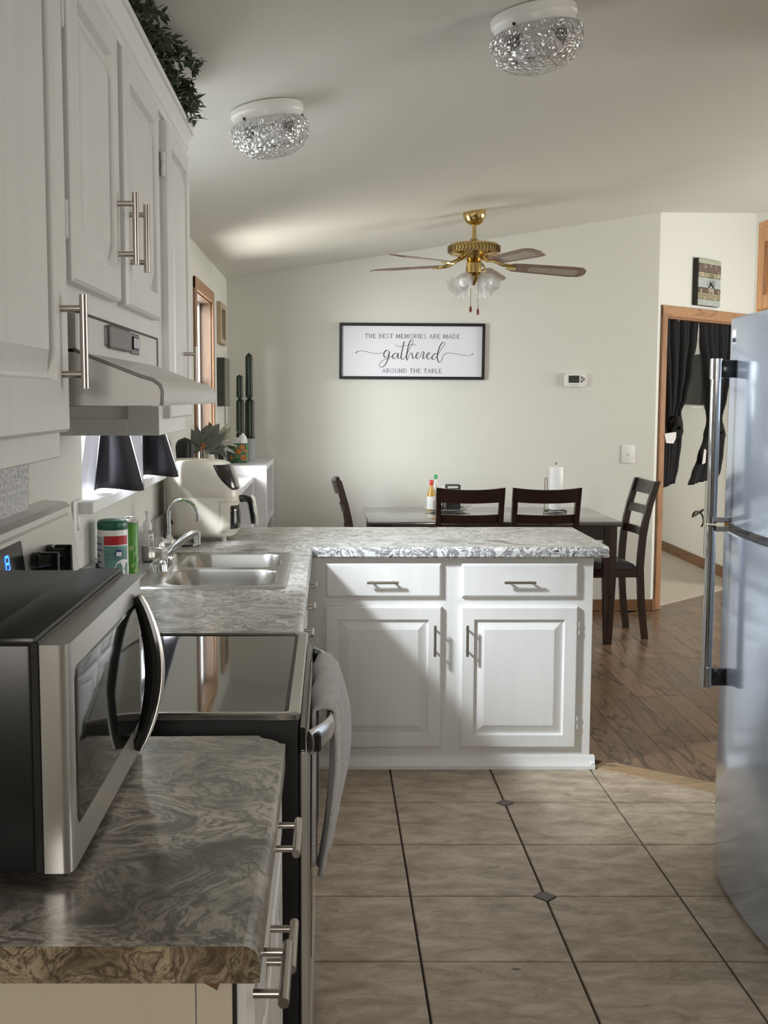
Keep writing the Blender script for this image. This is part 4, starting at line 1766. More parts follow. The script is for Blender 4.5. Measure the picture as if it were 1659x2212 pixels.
def af_panel(u, v):
    z = 1.138 + .106 * v
    q0 = .06 + (.22 * (1 - v) ** 3)
    return af_pt(q0 + (1.0 - q0) * u, z, .002)


bb.grid(af_panel, 14, 8)
obj('display_panel', bb, M['black'], AF, solid=.002)
bb = B()
bb.grid(lambda u, v: af_pt(.018 + .982 * u, .962 + .128 * v, .0022), 14, 4)
dw = obj('drawer_front', bb, M['cream'], AF, solid=.003)
bb = B()
bb.grid(lambda u, v: af_pt(-.0 + 1.0 * u, .9585 + .135 * v, .0008), 14, 4)
obj('seam', bb, M['creamd'], dw)
bb = B()
bb.grid(lambda u, v: af_pt(.21 + .79 * u, .975 + .098 * v, .0045), 10, 4)
obj('recess', bb, M['black'], dw, solid=.002)
bb = B()
yh = (FY0 + FY1) / 2
hp = [(FX1 + .0, yh, 1.092), (FX1 + .025, yh, 1.093), (FX1 + .042, yh, 1.088), (FX1 + .050, yh, 1.07), (FX1 + .056, yh, 1.03), (FX1 + .060, yh, .985)]
bb.tube(hp, [.016, .016, .016, .015, .014, .012], 10, up=(0, 1, 0))
hh = obj('handle', bb, M['black'], dw)
bb = B()
bb.tube([(FX1 + .050, yh, 1.105), (FX1 + .060, yh, 1.095), (FX1 + .066, yh, 1.06), (FX1 + .0745, yh, .978)], [.006, .008, .008, .006], 8, up=(0, 1, 0))
obj('handle_cover', bb, M['cream'], hh)
for (qx, qy) in ((FX0 + .06, FY0 + .06), (FX1 - .06, FY0 + .05), (FX0 + .06, FY1 - .05), (FX1 - .06, FY1 - .05)):
    bb = B(); bb.cyl((qx, qy, CT), (qx, qy, .942), .012, n=12)
    obj('foot', bb, M['creamd'], AF)
bb = B()
cp = [(-.64, 4.86, .96), (-.655, 4.80, 1.0), (-.67, 4.74, 1.04), (-.672, 4.70, 1.05), (-.668, 4.66, 1.03), (-.665, 4.62, .975), (-.655, 4.60, .938), (-.62, 4.60, .93), (-.56, 4.62, .929), (-.53, 4.66, .929), (-.535, 4.72, .93), (-.58, 4.76, .929)]
cps = []
for i in range(len(cp) - 1):
    for k in range(4):
        cps.append(Vector(cp[i]).lerp(Vector(cp[i + 1]), k / 4))
bb.tube(cps, .0045, 8)
obj('power_cord', bb, M['black'], AF)

# wall plates
for (y0, y1, z0, z1, kind) in ((3.03, 3.105, 1.130, 1.245, 'outlet'), (3.215, 3.325, 1.115, 1.232, 'switch')):
    t = thing('wall_outlet' if kind == 'outlet' else 'light_switch',
              'white electrical outlet on the left wall just behind the range' if kind == 'outlet' else 'white rocker switch plate on the left wall beside the window sill',
              'outlet' if kind == 'outlet' else 'switch', (WX, (y0 + y1) / 2, (z0 + z1) / 2))
    bb = B(); bb.box(WX + .0005, WX + .007, y0, y1, z0, z1, .003, 2)
    obj('plate', bb, M['plastic'], t)
    ym = (y0 + y1) / 2
    if kind == 'outlet':
        for zc in (z0 + .036, z1 - .036):
            bb = B(); bb.box(WX + .006, WX + .0095, ym - .017, ym + .017, zc - .015, zc + .015, .004, 2)
            s = obj('socket', bb, M['plastic'], t)
            bb = B()
            bb.box(WX + .0092, WX + .0098, ym - .009, ym - .006, zc - .006, zc + .006)
            bb.box(WX + .0092, WX + .0098, ym + .006, ym + .009, zc - .006, zc + .006)
            obj('slot', bb, M['blackm'], s)
    else:
        bb = B()
        bb.prism([(WX + .006, z0 + .03), (WX + .013, z0 + .032), (WX + .008, (z0 + z1) / 2), (WX + .009, z1 - .03), (WX + .006, z1 - .03)], 'y', ym - .018, ym + .018)
        obj('rocker', bb, M['plastic'], t)

# white terry cloth above the backguard
bb = B()
rt_ = random.Random(5)


def terry(u, v):
    e = 0 if 0 < u < 1 else rt_.uniform(-.004, .004)
    return Vector((-.705 + rt_.uniform(-.0015, .0015), 2.30 + .385 * u + e, 1.252 + .125 * v + rt_.uniform(-.0012, .0012)))


bb.grid(terry, 26, 10)
o = obj('terry_cloth', bb, M['terry'], solid=.012)
tag(o, 'white looped terry cloth against the wall above the range backguard', 'cloth')

# valance of the sink window: dark and white panels in deep folds
VA = thing('window_valance', 'dark grey and white striped valance hanging in deep folds at the sink window', 'curtain', (-.68, 4.05, 1.235))


def valance(path, name, mat, zlo, ztop=1.44):
    bb = B()
    n = 24
    seg = [Vector((p[0], p[1], 0)) for p in path]

    def cat(u):
        k = u * (len(seg) - 1)
        i = min(int(k), len(seg) - 2)
        f = k - i
        p0 = seg[max(i - 1, 0)]; p1 = seg[i]; p2 = seg[i + 1]; p3 = seg[min(i + 2, len(seg) - 1)]
        return .5 * ((2 * p1) + (-p0 + p2) * f + (2 * p0 - 5 * p1 + 4 * p2 - p3) * f * f + (-p0 + 3 * p1 - 3 * p2 + p3) * f ** 3)

    def f(u, v):
        p = cat(u)
        x0 = -.69
        amp = 1.0 - .55 * v
        return Vector((x0 + (p.x - x0) * amp, p.y + .03 * v * (.5 - u), zlo + (ztop - zlo) * v + .006 * math.sin(5 * u) * (1 - v)))
    bb.grid(f, n, 8)
    return obj(name, bb, mat, VA, ang=80, solid=.0025)


valance([(-.742, 3.40), (-.735, 3.47), (-.75, 3.54), (-.735, 3.60)], 'white_panel', M['whitecloth'], 1.245)
valance([(-.735, 3.60), (-.72, 3.63), (-.66, 3.62), (-.615, 3.64), (-.595, 3.70)], 'grey_panel', M['greycloth'], 1.232)
valance([(-.595, 3.70), (-.61, 3.80), (-.645, 3.95), (-.675, 4.12), (-.685, 4.24)], 'white_panel', M['whitecloth'], 1.236)
valance([(-.685, 4.24), (-.69, 4.31), (-.645, 4.31), (-.585, 4.33), (-.575, 4.40)], 'grey_panel', M['greycloth'], 1.229)
valance([(-.575, 4.40), (-.61, 4.47), (-.66, 4.58), (-.675, 4.70)], 'white_panel', M['whitecloth'], 1.236)
bb = B(); bb.cyl((-.69, 3.32, 1.44), (-.69, 4.76, 1.44), .006, n=10)
obj('rod', bb, M['plastic'], VA)

# ------------------------------------------------------------------ far left corner: shelves and plants
SH = thing('shelf_unit', 'tall white open shelf unit in the far left corner under the cactus', 'shelf', (-.56, 7.74, 0))
S0, S1, Q0, Q1, SZ = WX + .002, -.397, 7.30, 8.18, 1.095
bb = B(); bb.box(S0, S1, Q0, Q1, SZ - .03, SZ, .002, 1); obj('top', bb, M['shelf'], SH)
for (a, c) in ((Q0, Q0 + .03), (Q1 - .03, Q1)):
    bb = B(); bb.box(S0, S1, a, c, 0, SZ - .03, .002, 1); obj('side_panel', bb, M['shelf'], SH)
bb = B(); bb.box(S0, S0 + .01, Q0 + .03, Q1 - .03, 0, SZ - .03); obj('back_panel', bb, M['shelf'], SH)
for z in (.05, .38, .71):
    bb = B(); bb.box(S0 + .01, S1 - .003, Q0 + .03, Q1 - .03, z, z + .025, .002, 1); obj('shelf', bb, M['shelf'], SH)
SL_ = thing('shelf_unit', 'lower narrow white shelf unit beside the tall one, holding the potted plants', 'shelf', (-.6, 6.6, 0))
S1, Q0, Q1, SZ = -.479, 5.86, 7.285, 1.028
bb = B(); bb.box(S0, S1, Q0, Q1, SZ - .03, SZ, .002, 1); obj('top', bb, M['shelf'], SL_)
for (a, c) in ((Q0, Q0 + .03), (Q1 - .03, Q1)):
    bb = B(); bb.box(S0, S1, a, c, 0, SZ - .03, .002, 1); obj('side_panel', bb, M['shelf'], SL_)
bb = B(); bb.box(S0, S0 + .01, Q0 + .03, Q1 - .03, 0, SZ - .03); obj('back_panel', bb, M['shelf'], SL_)
for z in (.05, .38, .71):
    bb = B(); bb.box(S0 + .01, S1 - .003, Q0 + .03, Q1 - .03, z, z + .025, .002, 1); obj('shelf', bb, M['shelf'], SL_)


# columnar cactus
CX, CY, CZ = -.572, 7.98, 1.095
t = thing('potted_cactus', 'tall dark green two-stemmed cactus in a grey pot on the tall shelf', 'cactus', (CX, CY, CZ))
bb = B(); bb.lathe([(.060, CZ), (.063, CZ + .003), (.066, CZ + .148), (.062, CZ + .150), (.060, CZ + .14), (.002, CZ + .139)], 28, Matrix.Translation((CX, CY, 0)))
obj('pot', bb, M['potgrey'], t)


def cactus_stem(x, y, z0, z1, r, nr=7):
    bb, ss = B(), B()
    prof = []
    n = 14
    for k in range(n + 1):
        u = k / n
        rr = r * (1 - .10 * abs(math.sin(u * 3))) * (1 if u < .85 else math.sqrt(max(0.0, 1 - ((u - .85) / .15) ** 2)) * .98 + .02)
        if u < .08:
            rr *= .7 + .3 * u / .08
        prof.append((rr, z0 + (z1 - z0) * u))
    bb.lathe(prof, nr * 6, Matrix.Translation((x, y, 0)), rfun=lambda a, z: .80 + .20 * abs(math.cos(nr * a / 2)) ** .6)
    o = obj('stem', bb, M['cactus'], t, ang=60)
    for i in range(nr):
        a = 2 * PI * i / nr
        zz_ = z0 + .012
        while zz_ < z1 - .02:
            p = Vector((x + r * .99 * math.cos(a), y + r * .99 * math.sin(a), zz_))
            d = Vector((math.cos(a), math.sin(a), 0))
            ss.cyl(p - d * .003, p + d * .004, .0035, .001, 5)
            zz_ += .0155
    obj('spines', ss, M['spine'], o, kind='stuff', smooth=False)


cactus_stem(CX - .042, CY - .02, CZ + .135, CZ + .43, .029)
cactus_stem(CX - .044, CY - .02, CZ + .425, CZ + .585, .024)
cactus_stem(CX + .022, CY, CZ + .135, CZ + .43, .034, 8)
cactus_stem(CX + .020, CY, CZ + .425, CZ + .735, .027)

# tissue box
TXc, TYc, TZ = -.602, 7.66, 1.095
t = thing('tissue_box', 'green floral tissue box with a white tissue standing in front of the cactus', 'tissue box', (TXc, TYc, TZ))
bb = B(); bb.box(TXc - .061, TXc + .061, TYc - .06, TYc + .06, TZ, TZ + .128, .002, 1)
bx = obj('box', bb, M['tissuebox'], t)
bb = B(); bb.box(TXc + .055, TXc + .062, TYc - .061, TYc - .055, TZ + .001, TZ + .127, .001, 1)
obj('edge_strip', bb, M['tboxl'], bx)
rf = random.Random(4)
for k, (du, dv, rr) in enumerate(((.028, .105, .019), (.006, .075, .021), (.038, .035, .021), (-.045, .035, .014), (-.015, .11, .009), (.05, .08, .012))):
    bb = B()
    n = 14
    pts = [Vector((TXc + du + rr * (1 + .25 * math.cos(6 * 2 * PI * i / n)) * math.cos(2 * PI * i / n), TYc - .0608, TZ + dv + rr * (1 + .25 * math.cos(6 * 2 * PI * i / n)) * math.sin(2 * PI * i / n))) for i in range(n)]
    bb.cap(bb.ring(pts))
    obj('printed_flower', bb, M['flower'], bx, smooth=False)
bb = B()
for k in range(16):
    p = Vector((TXc + rf.uniform(-.05, .05), TYc - .0606, TZ + rf.uniform(.012, .118)))
    a = rf.uniform(0, PI)
    d = Vector((math.cos(a), 0, math.sin(a)))
    s = Vector((-d.z, 0, d.x))
    L, W = rf.uniform(.014, .024), .005
    bb.cap(bb.ring([p, p + d * L * .5 + s * W, p + d * L, p + d * L * .5 - s * W]))
obj('printed_leaves', bb, M['leafpale'], bx, kind='stuff', smooth=False)
bb = B()


def tissue(u, v):
    a = 2 * PI * u
    r = (.034 * (1 - v) ** .7 + .004) * (1 + .35 * math.cos(2 * a + .4) + .15 * math.cos(5 * a))
    return Vector((TXc + .002 + r * math.cos(a) + .016 * v * v + .012 * math.sin(3 * v), TYc + r * .5 * math.sin(a), TZ + .127 + .062 * v + .008 * math.cos(a) * v))


bb.grid(tissue, 24, 8)
obj('tissue', bb, M['paper'], t, ang=80)

# framed pieces on the left wall
t = thing('shadow_box', 'small tan wooden shadow box frame high on the left wall past the window', 'picture frame', (WX, 7.66, 1.87))
bb = B()
for (a, c, e, f_) in ((7.47, 7.51, 1.868, 2.134), (7.81, 7.85, 1.868, 2.134), (7.51, 7.81, 1.868, 1.905), (7.51, 7.81, 2.097, 2.134)):
    bb.box(WX + .001, WX + .028, a, c, e, f_, .002, 1)
obj('frame', bb, M['tan'], t)
bb = B(); bb.box(WX + .001, WX + .008, 7.51, 7.81, 1.905, 2.097)
obj('backing', bb, M['canvasf'], t)
t = thing('canvas_picture', 'dark grey canvas hanging low on the left wall above the shelves', 'picture', (WX, 7.6, 1.47))
bb = B(); bb.box(WX + .001, WX + .050, 7.44, 7.80, 1.468, 1.778, .003, 1)
obj('canvas', bb, M['canvas'], t)
bb = B(); bb.box(WX + .050, WX + .052, 7.445, 7.795, 1.473, 1.773)
obj('picture_face', bb, M['canvasf'], t)
t = thing('picture_frame', 'small dark framed picture standing on the tall shelf left of the tissue box', 'picture frame', (-.67, 7.6, 1.095))
bb = B(); bb.box(-.700, -.684, 7.45, 7.62, 1.095, 1.235, .002, 1)
obj('frame', bb, M['frameblk'], t)
bb = B(); bb.box(-.684, -.662, 7.47, 7.60, 1.096, 1.228, .001, 1)
obj('mount', bb, M['paper'], t)
bb = B(); bb.box(-.662, -.654, 7.45, 7.62, 1.095, 1.235, .001, 1)
obj('front_frame', bb, M['frameblk'], t)


# --- leaves as single objects sharing one mesh
def big_leaf_mesh(name, L, W, mat, curl=.25):
    bb = B()

    def f(u, v):
        w = W * math.sin(PI * min(1, .06 + .94 * u)) ** .8 * (1 - .25 * u)
        x = (v - .5) * w
        return Vector((x, L * u, -curl * L * u * u + abs(v - .5) * .35 * w))
    bb.grid(f, 8, 4)
    me = bpy.data.meshes.new(name)
    bb.bm.to_mesh(me)
    bb.bm.free()
    for p in me.polygons:
        p.use_smooth = True
    me.materials.append(mat)
    return me


lm_big = big_leaf_mesh('leaf_broad', .14, .075, M['leafsage'])
lm_mid = big_leaf_mesh('leaf_mid', .12, .046, M['leafsage'])
lm_pal = big_leaf_mesh('leaf_pale', .09, .05, M['leafpale'])
lm_nar = big_leaf_mesh('leaf_narrow', .11, .022, M['leafrim'], .45)


def leaf_obj(me, parent, base, az, el, s=1.0, roll=0.0, name='leaf'):
    o = bpy.data.objects.new(name, me)
    COL.objects.link(o)
    o.parent = parent
    o.location = Vector(base) - OFF[parent]
    o.rotation_euler = (Matrix.Rotation(az, 3, 'Z') @ Matrix.Rotation(el, 3, 'X') @ Matrix.Rotation(roll, 3, 'Y')).to_euler()
    o.scale = (s, s, s)
    return o


def leaf_face(me, parent, base, ang_, lean, sc_):
    """a leaf whose broad face looks along -y, its tip at ang_ degrees above +x, leaning by lean"""
    a_ = math.radians(ang_)
    d = Vector((math.cos(a_), lean, math.sin(a_))).normalized()
    n = Vector((.15 * math.sin(3 * a_), -1, .35))
    n = (n - d * n.dot(d)).normalized()
    x_ = d.cross(n)
    o = bpy.data.objects.new('leaf', me)
    COL.objects.link(o)
    o.parent = parent
    o.location = Vector(base) - OFF[parent]
    o.rotation_euler = Matrix((x_, d, n)).transposed().to_euler()
    o.scale = (sc_, sc_, sc_)
    return o


rl = random.Random(21)
# broad sage plant
px, py = -.672, 6.02
t = thing('leafy_plant', 'broad grey-green leafy artificial plant behind the air fryer', 'plant', (px, py, 1.028))
bb = B(); bb.lathe([(.035, 1.028), (.045, 1.2), (.042, 1.2), (.002, 1.195)], 20, Matrix.Translation((px + .005, py, 0)))
obj('pot', bb, M['plastic'], t)
bb = B()
bb.cyl((px, py, 1.19), (px, py, 1.30), .004, .002, 6)
obj('stem', bb, M['stem'], t)
for (ph, ln, sc_, dx_, z, me) in ((150, .2, .95, 0, 1.27, lm_mid), (128, -.1, 1.1, 0, 1.28, lm_mid), (108, .1, .8, .005, 1.29, lm_mid), (88, .25, .95, .02, 1.26, lm_big), (62, .1, 1.1, .02, 1.26, lm_big),
                                 (40, -.2, 1.0, .02, 1.25, lm_big), (168, -.15, .95, 0, 1.25, lm_mid), (186, -.2, .8, 0, 1.25, lm_mid), (20, -.3, .9, .03, 1.24, lm_mid), (140, .5, .9, 0, 1.25, lm_mid), (5, -.1, .8, .03, 1.24, lm_mid)):
    leaf_face(me, t, (px + dx_, py, z), ph, ln, sc_)
# second plant: pale and narrow leaves in a white pot
px, py = -.612, 6.18
t = thing('leafy_plant', 'spreading pale-edged artificial plant in a white pot left of the tissue box', 'plant', (px, py, 1.028))
bb = B(); bb.lathe([(.028, 1.19), (.034, 1.20), (.036, 1.238), (.034, 1.24), (.032, 1.236), (.002, 1.232)], 20, Matrix.Translation((px - .035, py - .05, 0)))
bb.lathe([(.03, 1.028), (.028, 1.19)], 20, Matrix.Translation((px - .035, py - .05, 0)))
obj('pot', bb, M['plastic'], t)
bb = B()
bb.cyl((px - .03, py - .04, 1.23), (px, py, 1.30), .004, .002, 6)
obj('stem', bb, M['stem'], t)
for (ph, ln, sc_, dx_, z, me) in ((75, .1, .95, -.02, 1.28, lm_pal), (108, .1, .95, 0, 1.29, lm_mid), (60, -.1, 1.0, .01, 1.30, lm_nar), (42, .1, 1.1, .01, 1.30, lm_pal), (26, -.2, 1.05, .01, 1.30, lm_nar), (10, -.1, 1.1, .01, 1.30, lm_nar),
                                 (-6, -.2, 1.0, .01, 1.29, lm_nar), (-24, -.2, 1.0, .01, 1.28, lm_nar), (-50, -.2, .8, 0, 1.28, lm_mid), (95, -.3, .9, -.01, 1.27, lm_mid), (130, -.2, .9, -.02, 1.27, lm_mid), (-75, -.3, .75, -.01, 1.28, lm_mid), (150, -.3, .8, -.02, 1.26, lm_mid)):
    leaf_face(me, t, (px + dx_, py, z), ph, ln, sc_)
# orange flower and air plant
px, py = -.648, 5.92
t = thing('orange_flower', 'small orange artificial flower tucked between the grey-green leaves', 'flower', (px, py, 1.028))
bb = B(); bb.cyl((px, py, 1.028), (px, py, 1.262), .003, n=6)
obj('stem', bb, M['stem'], t)
lm_pet = big_leaf_mesh('petal', .03, .012, M['flower'], .1)
for k in range(14):
    leaf_obj(lm_pet, t, (px, py, 1.255 + .006 * (k % 3)), k * 2.4, math.radians(25 + 45 * (k % 3) / 2), 1.0, name='petal')
px, py = -.625, 5.90
t = thing('air_plant', 'pale thin-leaved air plant drooping beside the dark round cactus', 'plant', (px, py, 1.028))
bb = B(); bb.cyl((px, py, 1.028), (px, py, 1.235), .008, .005, 8)
obj('base', bb, M['leafpale'], t)
lm_air = big_leaf_mesh('leaf_air', .075, .007, M['leafpale'], .9)
for k in range(10):
    leaf_obj(lm_air, t, (px, py, 1.232), k * .63, math.radians(55 - 8 * (k % 2)), 1.0)
# dark round cactus on the counter
px, py = -.652, 5.22
t = thing('round_cactus', 'dark round ribbed cactus ornament behind the air fryer', 'cactus', (px, py, CT))
bb = B(); bb.lathe([(.04, CT), (.045, CT + .01), (.045, CT + .28), (.03, CT + .285)], 18, Matrix.Translation((px, py, 0)))
obj('pot', bb, M['potgrey'], t)
bb = B()
prof = [(.028, CT + .275), (.033, CT + .30)]
for k in range(11):
    a = k / 10
    prof.append((.043 * math.sqrt(max(.002, 1 - max(0, (a - .62) / .38) ** 2.2)) * (.86 + .14 * min(1, a * 1.8)), CT + .30 + .122 * a))
bb.lathe(prof, 60, Matrix.Translation((px, py, 0)), rfun=lambda a, z: .86 + .14 * abs(math.cos(5 * a)) ** .7)
obj('stem', bb, M['darkcactus'], t, ang=60)

# ------------------------------------------------------------------ refrigerator
GY0, GY1 = 2.77, 3.612
GM, GH = (GY0 + GY1) / 2, (GY1 - GY0) / 2


def bow(y):
    k = (y - GM) / GH
    return 1.238 - .036 * (1 - k * k)


def bow_poly(inset=0.0):
    pts = [(1.31, GY0 + inset), (1.31, GY1 - inset)]
    n = 16
    arc = []
    for k in range(n + 1):
        y = GY1 - inset - (GY1 - GY0 - 2 * inset) * k / n
        arc.append((bow(y) + inset * .5, y))
    arc[0] = (arc[0][0] + .012, arc[0][1])
    arc[-1] = (arc[-1][0] + .012, arc[-1][1])
    arc.insert(1, (bow(GY1 - inset - .012) + inset * .5, GY1 - inset - .012))
    arc.insert(-1, (bow(GY0 + inset + .012) + inset * .5, GY0 + inset + .012))
    return pts + arc


FR = thing('refrigerator', 'grey-blue steel top-freezer refrigerator with bowed doors and long bar handles', 'refrigerator', (1.6, GM, 0))
bb = B(); bb.box(1.315, 1.95, GY0 + .01, GY1 - .01, .03, 1.745, .006, 2)
obj('body', bb, M['blackm'], FR)


def fridge_door(name, z0, z1):
    bb = B()
    p0, p1 = bow_poly(.004), bow_poly(0)
    A = bb.ring([Vector((*p, z0)) for p in p0])
    C = bb.ring([Vector((*p, z0 + .007)) for p in p1])
    D = bb.ring([Vector((*p, z1 - .007)) for p in p1])
    E_ = bb.ring([Vector((*p, z1)) for p in p0])
    bb.bridge(A, C); bb.bridge(C, D); bb.bridge(D, E_)
    bb.cap(A[::-1]); bb.cap(E_)
    return obj(name, bb, M['fridge'], FR, ang=30)


fd = fridge_door('freezer_door', 1.138, 1.762)
ld = fridge_door('lower_door', .012, 1.112)
bb = B(); bb.box(1.25, 1.31, GY0 + .01, GY1 - .01, 1.112, 1.138)
obj('gasket', bb, M['black'], FR)


def fr_handle(parent, z0, z1, top):
    hy = 3.515
    hx = 1.166
    bb = B()
    bb.tube([(hx, hy, z0), (hx, hy, z1)], [.0155, .0155], 16)
    o = obj('handle', bb, M['barchrome'], parent)
    for (zb, big) in (((z1 - .03), top), ((z0 + .03), not top)):
        bb = B()
        if big:
            bb.cyl((hx, hy, zb - .03), (hx, hy, zb + .031), .0185, n=18)
            obj('collar', bb, M['barchrome'], o)
            bb = B()
            bb.box(hx + .008, bow(hy) + .002, hy - .013, hy + .013, zb - .026, zb + .027, .004, 2)
            obj('bracket', bb, M['black'], o)
        else:
            zz_ = z0 + .010 if top else z1 - .010
            bb.box(hx - .004, bow(hy) + .002, hy - .011, hy + .011, zz_ - .007, zz_ + .007, .003, 1)
            obj('bracket', bb, M['nickel'], o)


fr_handle(fd, 1.140, 1.637, True)
fr_handle(ld, .632, 1.132, False)
bb = B(); bb.box(bow(3.53) - .0016, bow(3.53) + .001, 3.515, 3.553, 1.683, 1.728, .0005, 1)
bd = obj('badge', bb, M['labelgrey'], fd)
bb = B(); bb.box(bow(3.53) - .0022, bow(3.53) - .001, 3.520, 3.548, 1.688, 1.70)
obj('badge_bar', bb, M['ink'], bd, smooth=False)
bb = B(); bb.box(bow(3.53) - .0022, bow(3.53) - .001, 3.520, 3.548, 1.705, 1.723)
obj('badge_face', bb, M['paper'], bd, smooth=False)

# oak cabinet above and behind the refrigerator
t = thing('oak_cabinet', 'orange oak wall cabinet above the refrigerator at the right edge', 'cabinet', (1.7, 3.5, 1.8))
bb = B(); bb.box(1.5, 1.965, 2.75, 4.125, 1.80, 2.13, .003, 1)
obj('body', bb, M['oakcab'], t)
for (a, c) in ((2.80, 3.42), (3.46, 4.06)):
    panel_door('door', a, c, 1.82, 2.10, .019, lambda u, v, d: Vector((1.5 - d, u, v)), M['oakcab'], t, fw=.05)

# ------------------------------------------------------------------ doorway curtains


def PD(u, v, d):
    """point of the photograph's ray on the plane of the diagonal wall moved d into the wall: (s, z)"""
    r = _ray(u, v)
    p0 = C0 - DN * d
    k = DN.dot(p0 - Vector((0, 0, CAM_H))) / DN.dot(r)
    p = r * k + Vector((0, 0, CAM_H))
    return (p - C0).dot(DU), p.z


def door_curtain(rows, label, seed):
    t = thing('doorway_curtain', label, 'curtain', DM @ Vector(((rows[0][1]), .05, 1.2)))
    R_ = []
    for (v, ul, ur) in rows:
        sl, z = PD(ul, v, .05)
        sr, z2 = PD(ur, v, .05)
        R_.append((sl, sr, (z + z2) / 2))
    z_top = R_[0][2]

    def at(z):
        for (a, c) in zip(R_, R_[1:]):
            if c[2] <= z <= a[2]:
                k = (a[2] - z) / (a[2] - c[2])
                k = k * k * (3 - 2 * k)
                return a[0] + (c[0] - a[0]) * k, a[1] + (c[1] - a[1]) * k
        return R_[-1][:2]

    bb = B()
    rr = random.Random(seed)
    ph = rr.uniform(0, 6)

    def f(u, v):
        z = z_top + (R_[-1][2] - z_top) * v
        sl, sr = at(z)
        w = sr - sl
        amp = .012 + .012 * math.sin(PI * min(1, v * 1.3))
        fold = math.sin(u * 2 * PI * 6.5 + ph) + .5 * math.sin(u * 2 * PI * 3 + 2 * v)
        dd = .05 + amp * fold
        s = sl + w * u + .006 * math.cos(u * 2 * PI * 6.5 + ph)
        return DM @ Vector((s, dd, z - .012 * math.sin(4 * u + seed) * v))
    bb.grid(f, 56, 46)
    obj('panel', bb, M['blackcloth'], t, ang=80, solid=.003)
    return t, R_


c1, r1 = door_curtain([(684, 1436, 1508), (730, 1437, 1504), (800, 1439, 1493), (860, 1441, 1480), (893, 1442, 1466), (925, 1430, 1474), (960, 1426, 1472), (1010, 1425, 1466), (1049, 1424, 1458)],
                      'left black curtain of the doorway, knotted with white lining showing', 1)
c2, r2 = door_curtain([(692, 1511, 1590), (730, 1513, 1588), (800, 1521, 1578), (860, 1527, 1566), (905, 1532, 1556), (940, 1522, 1566), (985, 1507, 1564), (1020, 1494, 1560), (1042, 1486, 1552)],
                      'right black curtain of the doorway, tied above a flared hem behind the refrigerator handle', 2)


def knot(parent, u, v, ru, rv):
    s, z = PD(u, v, .03)
    bb = B()
    # a twisted loop of cloth
    pts = []
    for k in range(19):
        a = 2 * PI * k / 18
        pts.append(DM @ Vector((s + ru * math.cos(a) * .6, .03 - .03 + .022 * math.sin(2 * a), z + rv * math.sin(a) * .7)))
    bb.tube(pts, [.026 + .008 * math.sin(3 * 2 * PI * k / 18) for k in range(19)], 10)
    o = obj('knot', bb, M['blackcloth'], parent, ang=80)
    return s, z, o


s, z, ko = knot(c1, 1452, 920, .075, .085)
bb = B()
q = [PD(1437, 937, -.03), PD(1459, 933, -.03), PD(1462, 945, -.03), PD(1453, 958, -.03), PD(1441, 957, -.03)]
A = bb.ring([DM @ Vector((a, -.022 - .012 * (i % 2), c)) for i, (a, c) in enumerate(q)])
bb.cap(A)
obj('lining', bb, M['lining'], c1, smooth=False, solid=.006)
knot(c2, 1545, 930, .07, .075)
bb = B()
q = [PD(1519, 1003, -.0), PD(1524, 970, -.0), PD(1528, 972, -.0), PD(1526, 1000, -.0)]
A = bb.ring([DM @ Vector((a, .010, c)) for (a, c) in q])
bb.cap(A)
obj('lining', bb, M['lining'], c2, smooth=False, solid=.004)
bb = B()
a = DM @ Vector((OP0 + .018, .05, PD(1470, 690, .05)[1] + .012))
c = DM @ Vector((OP1 - .018, .05, PD(1470, 690, .05)[1] + .012))
bb.cyl(a, c, .008, n=10)
cr_ = obj('curtain_rod', bb, M['blackm'])
tag(cr_, 'thin dark rod across the top of the oak doorway', 'curtain rod')
bb = B()
s, z = PD(1466, 690, .0)
bb.tube([DM @ Vector((s - .02, .012, z + .04)), DM @ Vector((s - .005, .005, z + .005)), DM @ Vector((s, -.002, z - .012)), DM @ Vector((s + .006, .004, z - .004))], .006, 8)
hk = obj('curtain_hook', bb, M['nickel'])
tag(hk, 'small metal hook hanging over the top of the left doorway curtain', 'hook')

# bedroom: television on the far wall, cable and cord
t = thing('television', 'dark flat television on the bedroom wall seen between the doorway curtains', 'television', (3.30, 10.65, 1.68))
bb = B(); bb.box(3.262, 3.30, 10.21, 11.25, 1.462, 1.905, .004, 2)
obj('screen_case', bb, M['tv'], t)
bb = B(); bb.box(3.30, 3.339, 10.4, 10.9, 1.55, 1.8, .003, 1)
obj('wall_bracket', bb, M['blackm'], t)
bb = B(); bb.box(3.285, 3.339, 10.22, 10.55, 1.425, 1.455, .004, 1)
o = obj('wall_box', bb, M['plastic'])
tag(o, 'small pale cable box on the bedroom wall just below the television', 'box')
bb = B(); bb.box(3.333, 3.339, 10.24, 10.256, .12, 1.43)
o = obj('cable_cover', bb, M['wall'])
tag(o, 'thin pale cable cover running down the bedroom wall below the television', 'cable cover')
bb = B()
pp = []
for k in range(15):
    a = -.6 + 4.6 * k / 14
    pp.append((3.332, 10.42 + .16 * math.cos(a), .43 + .07 * math.sin(a)))
bb.tube([(3.332, 10.28, .53)] + pp[2:], .007, 8)
o = obj('power_cord', bb, M['black'])
tag(o, 'black power cord looped on the bedroom wall above the baseboard', 'cord')

# ------------------------------------------------------------------ wall sign
p0, p1 = PY(733, 698, YB - .03), PY(1047, 819.5, YB - .03)
GX0, GX1, GZ0, GZ1 = p0.x, p1.x, p1.z, p0.z
SG = thing('wall_sign', 'black framed white sign with gathered around the table lettering on the back wall', 'sign', ((GX0 + GX1) / 2, YB, (GZ0 + GZ1) / 2), (0, math.radians(.35), 0))
SGo = OFF[SG]


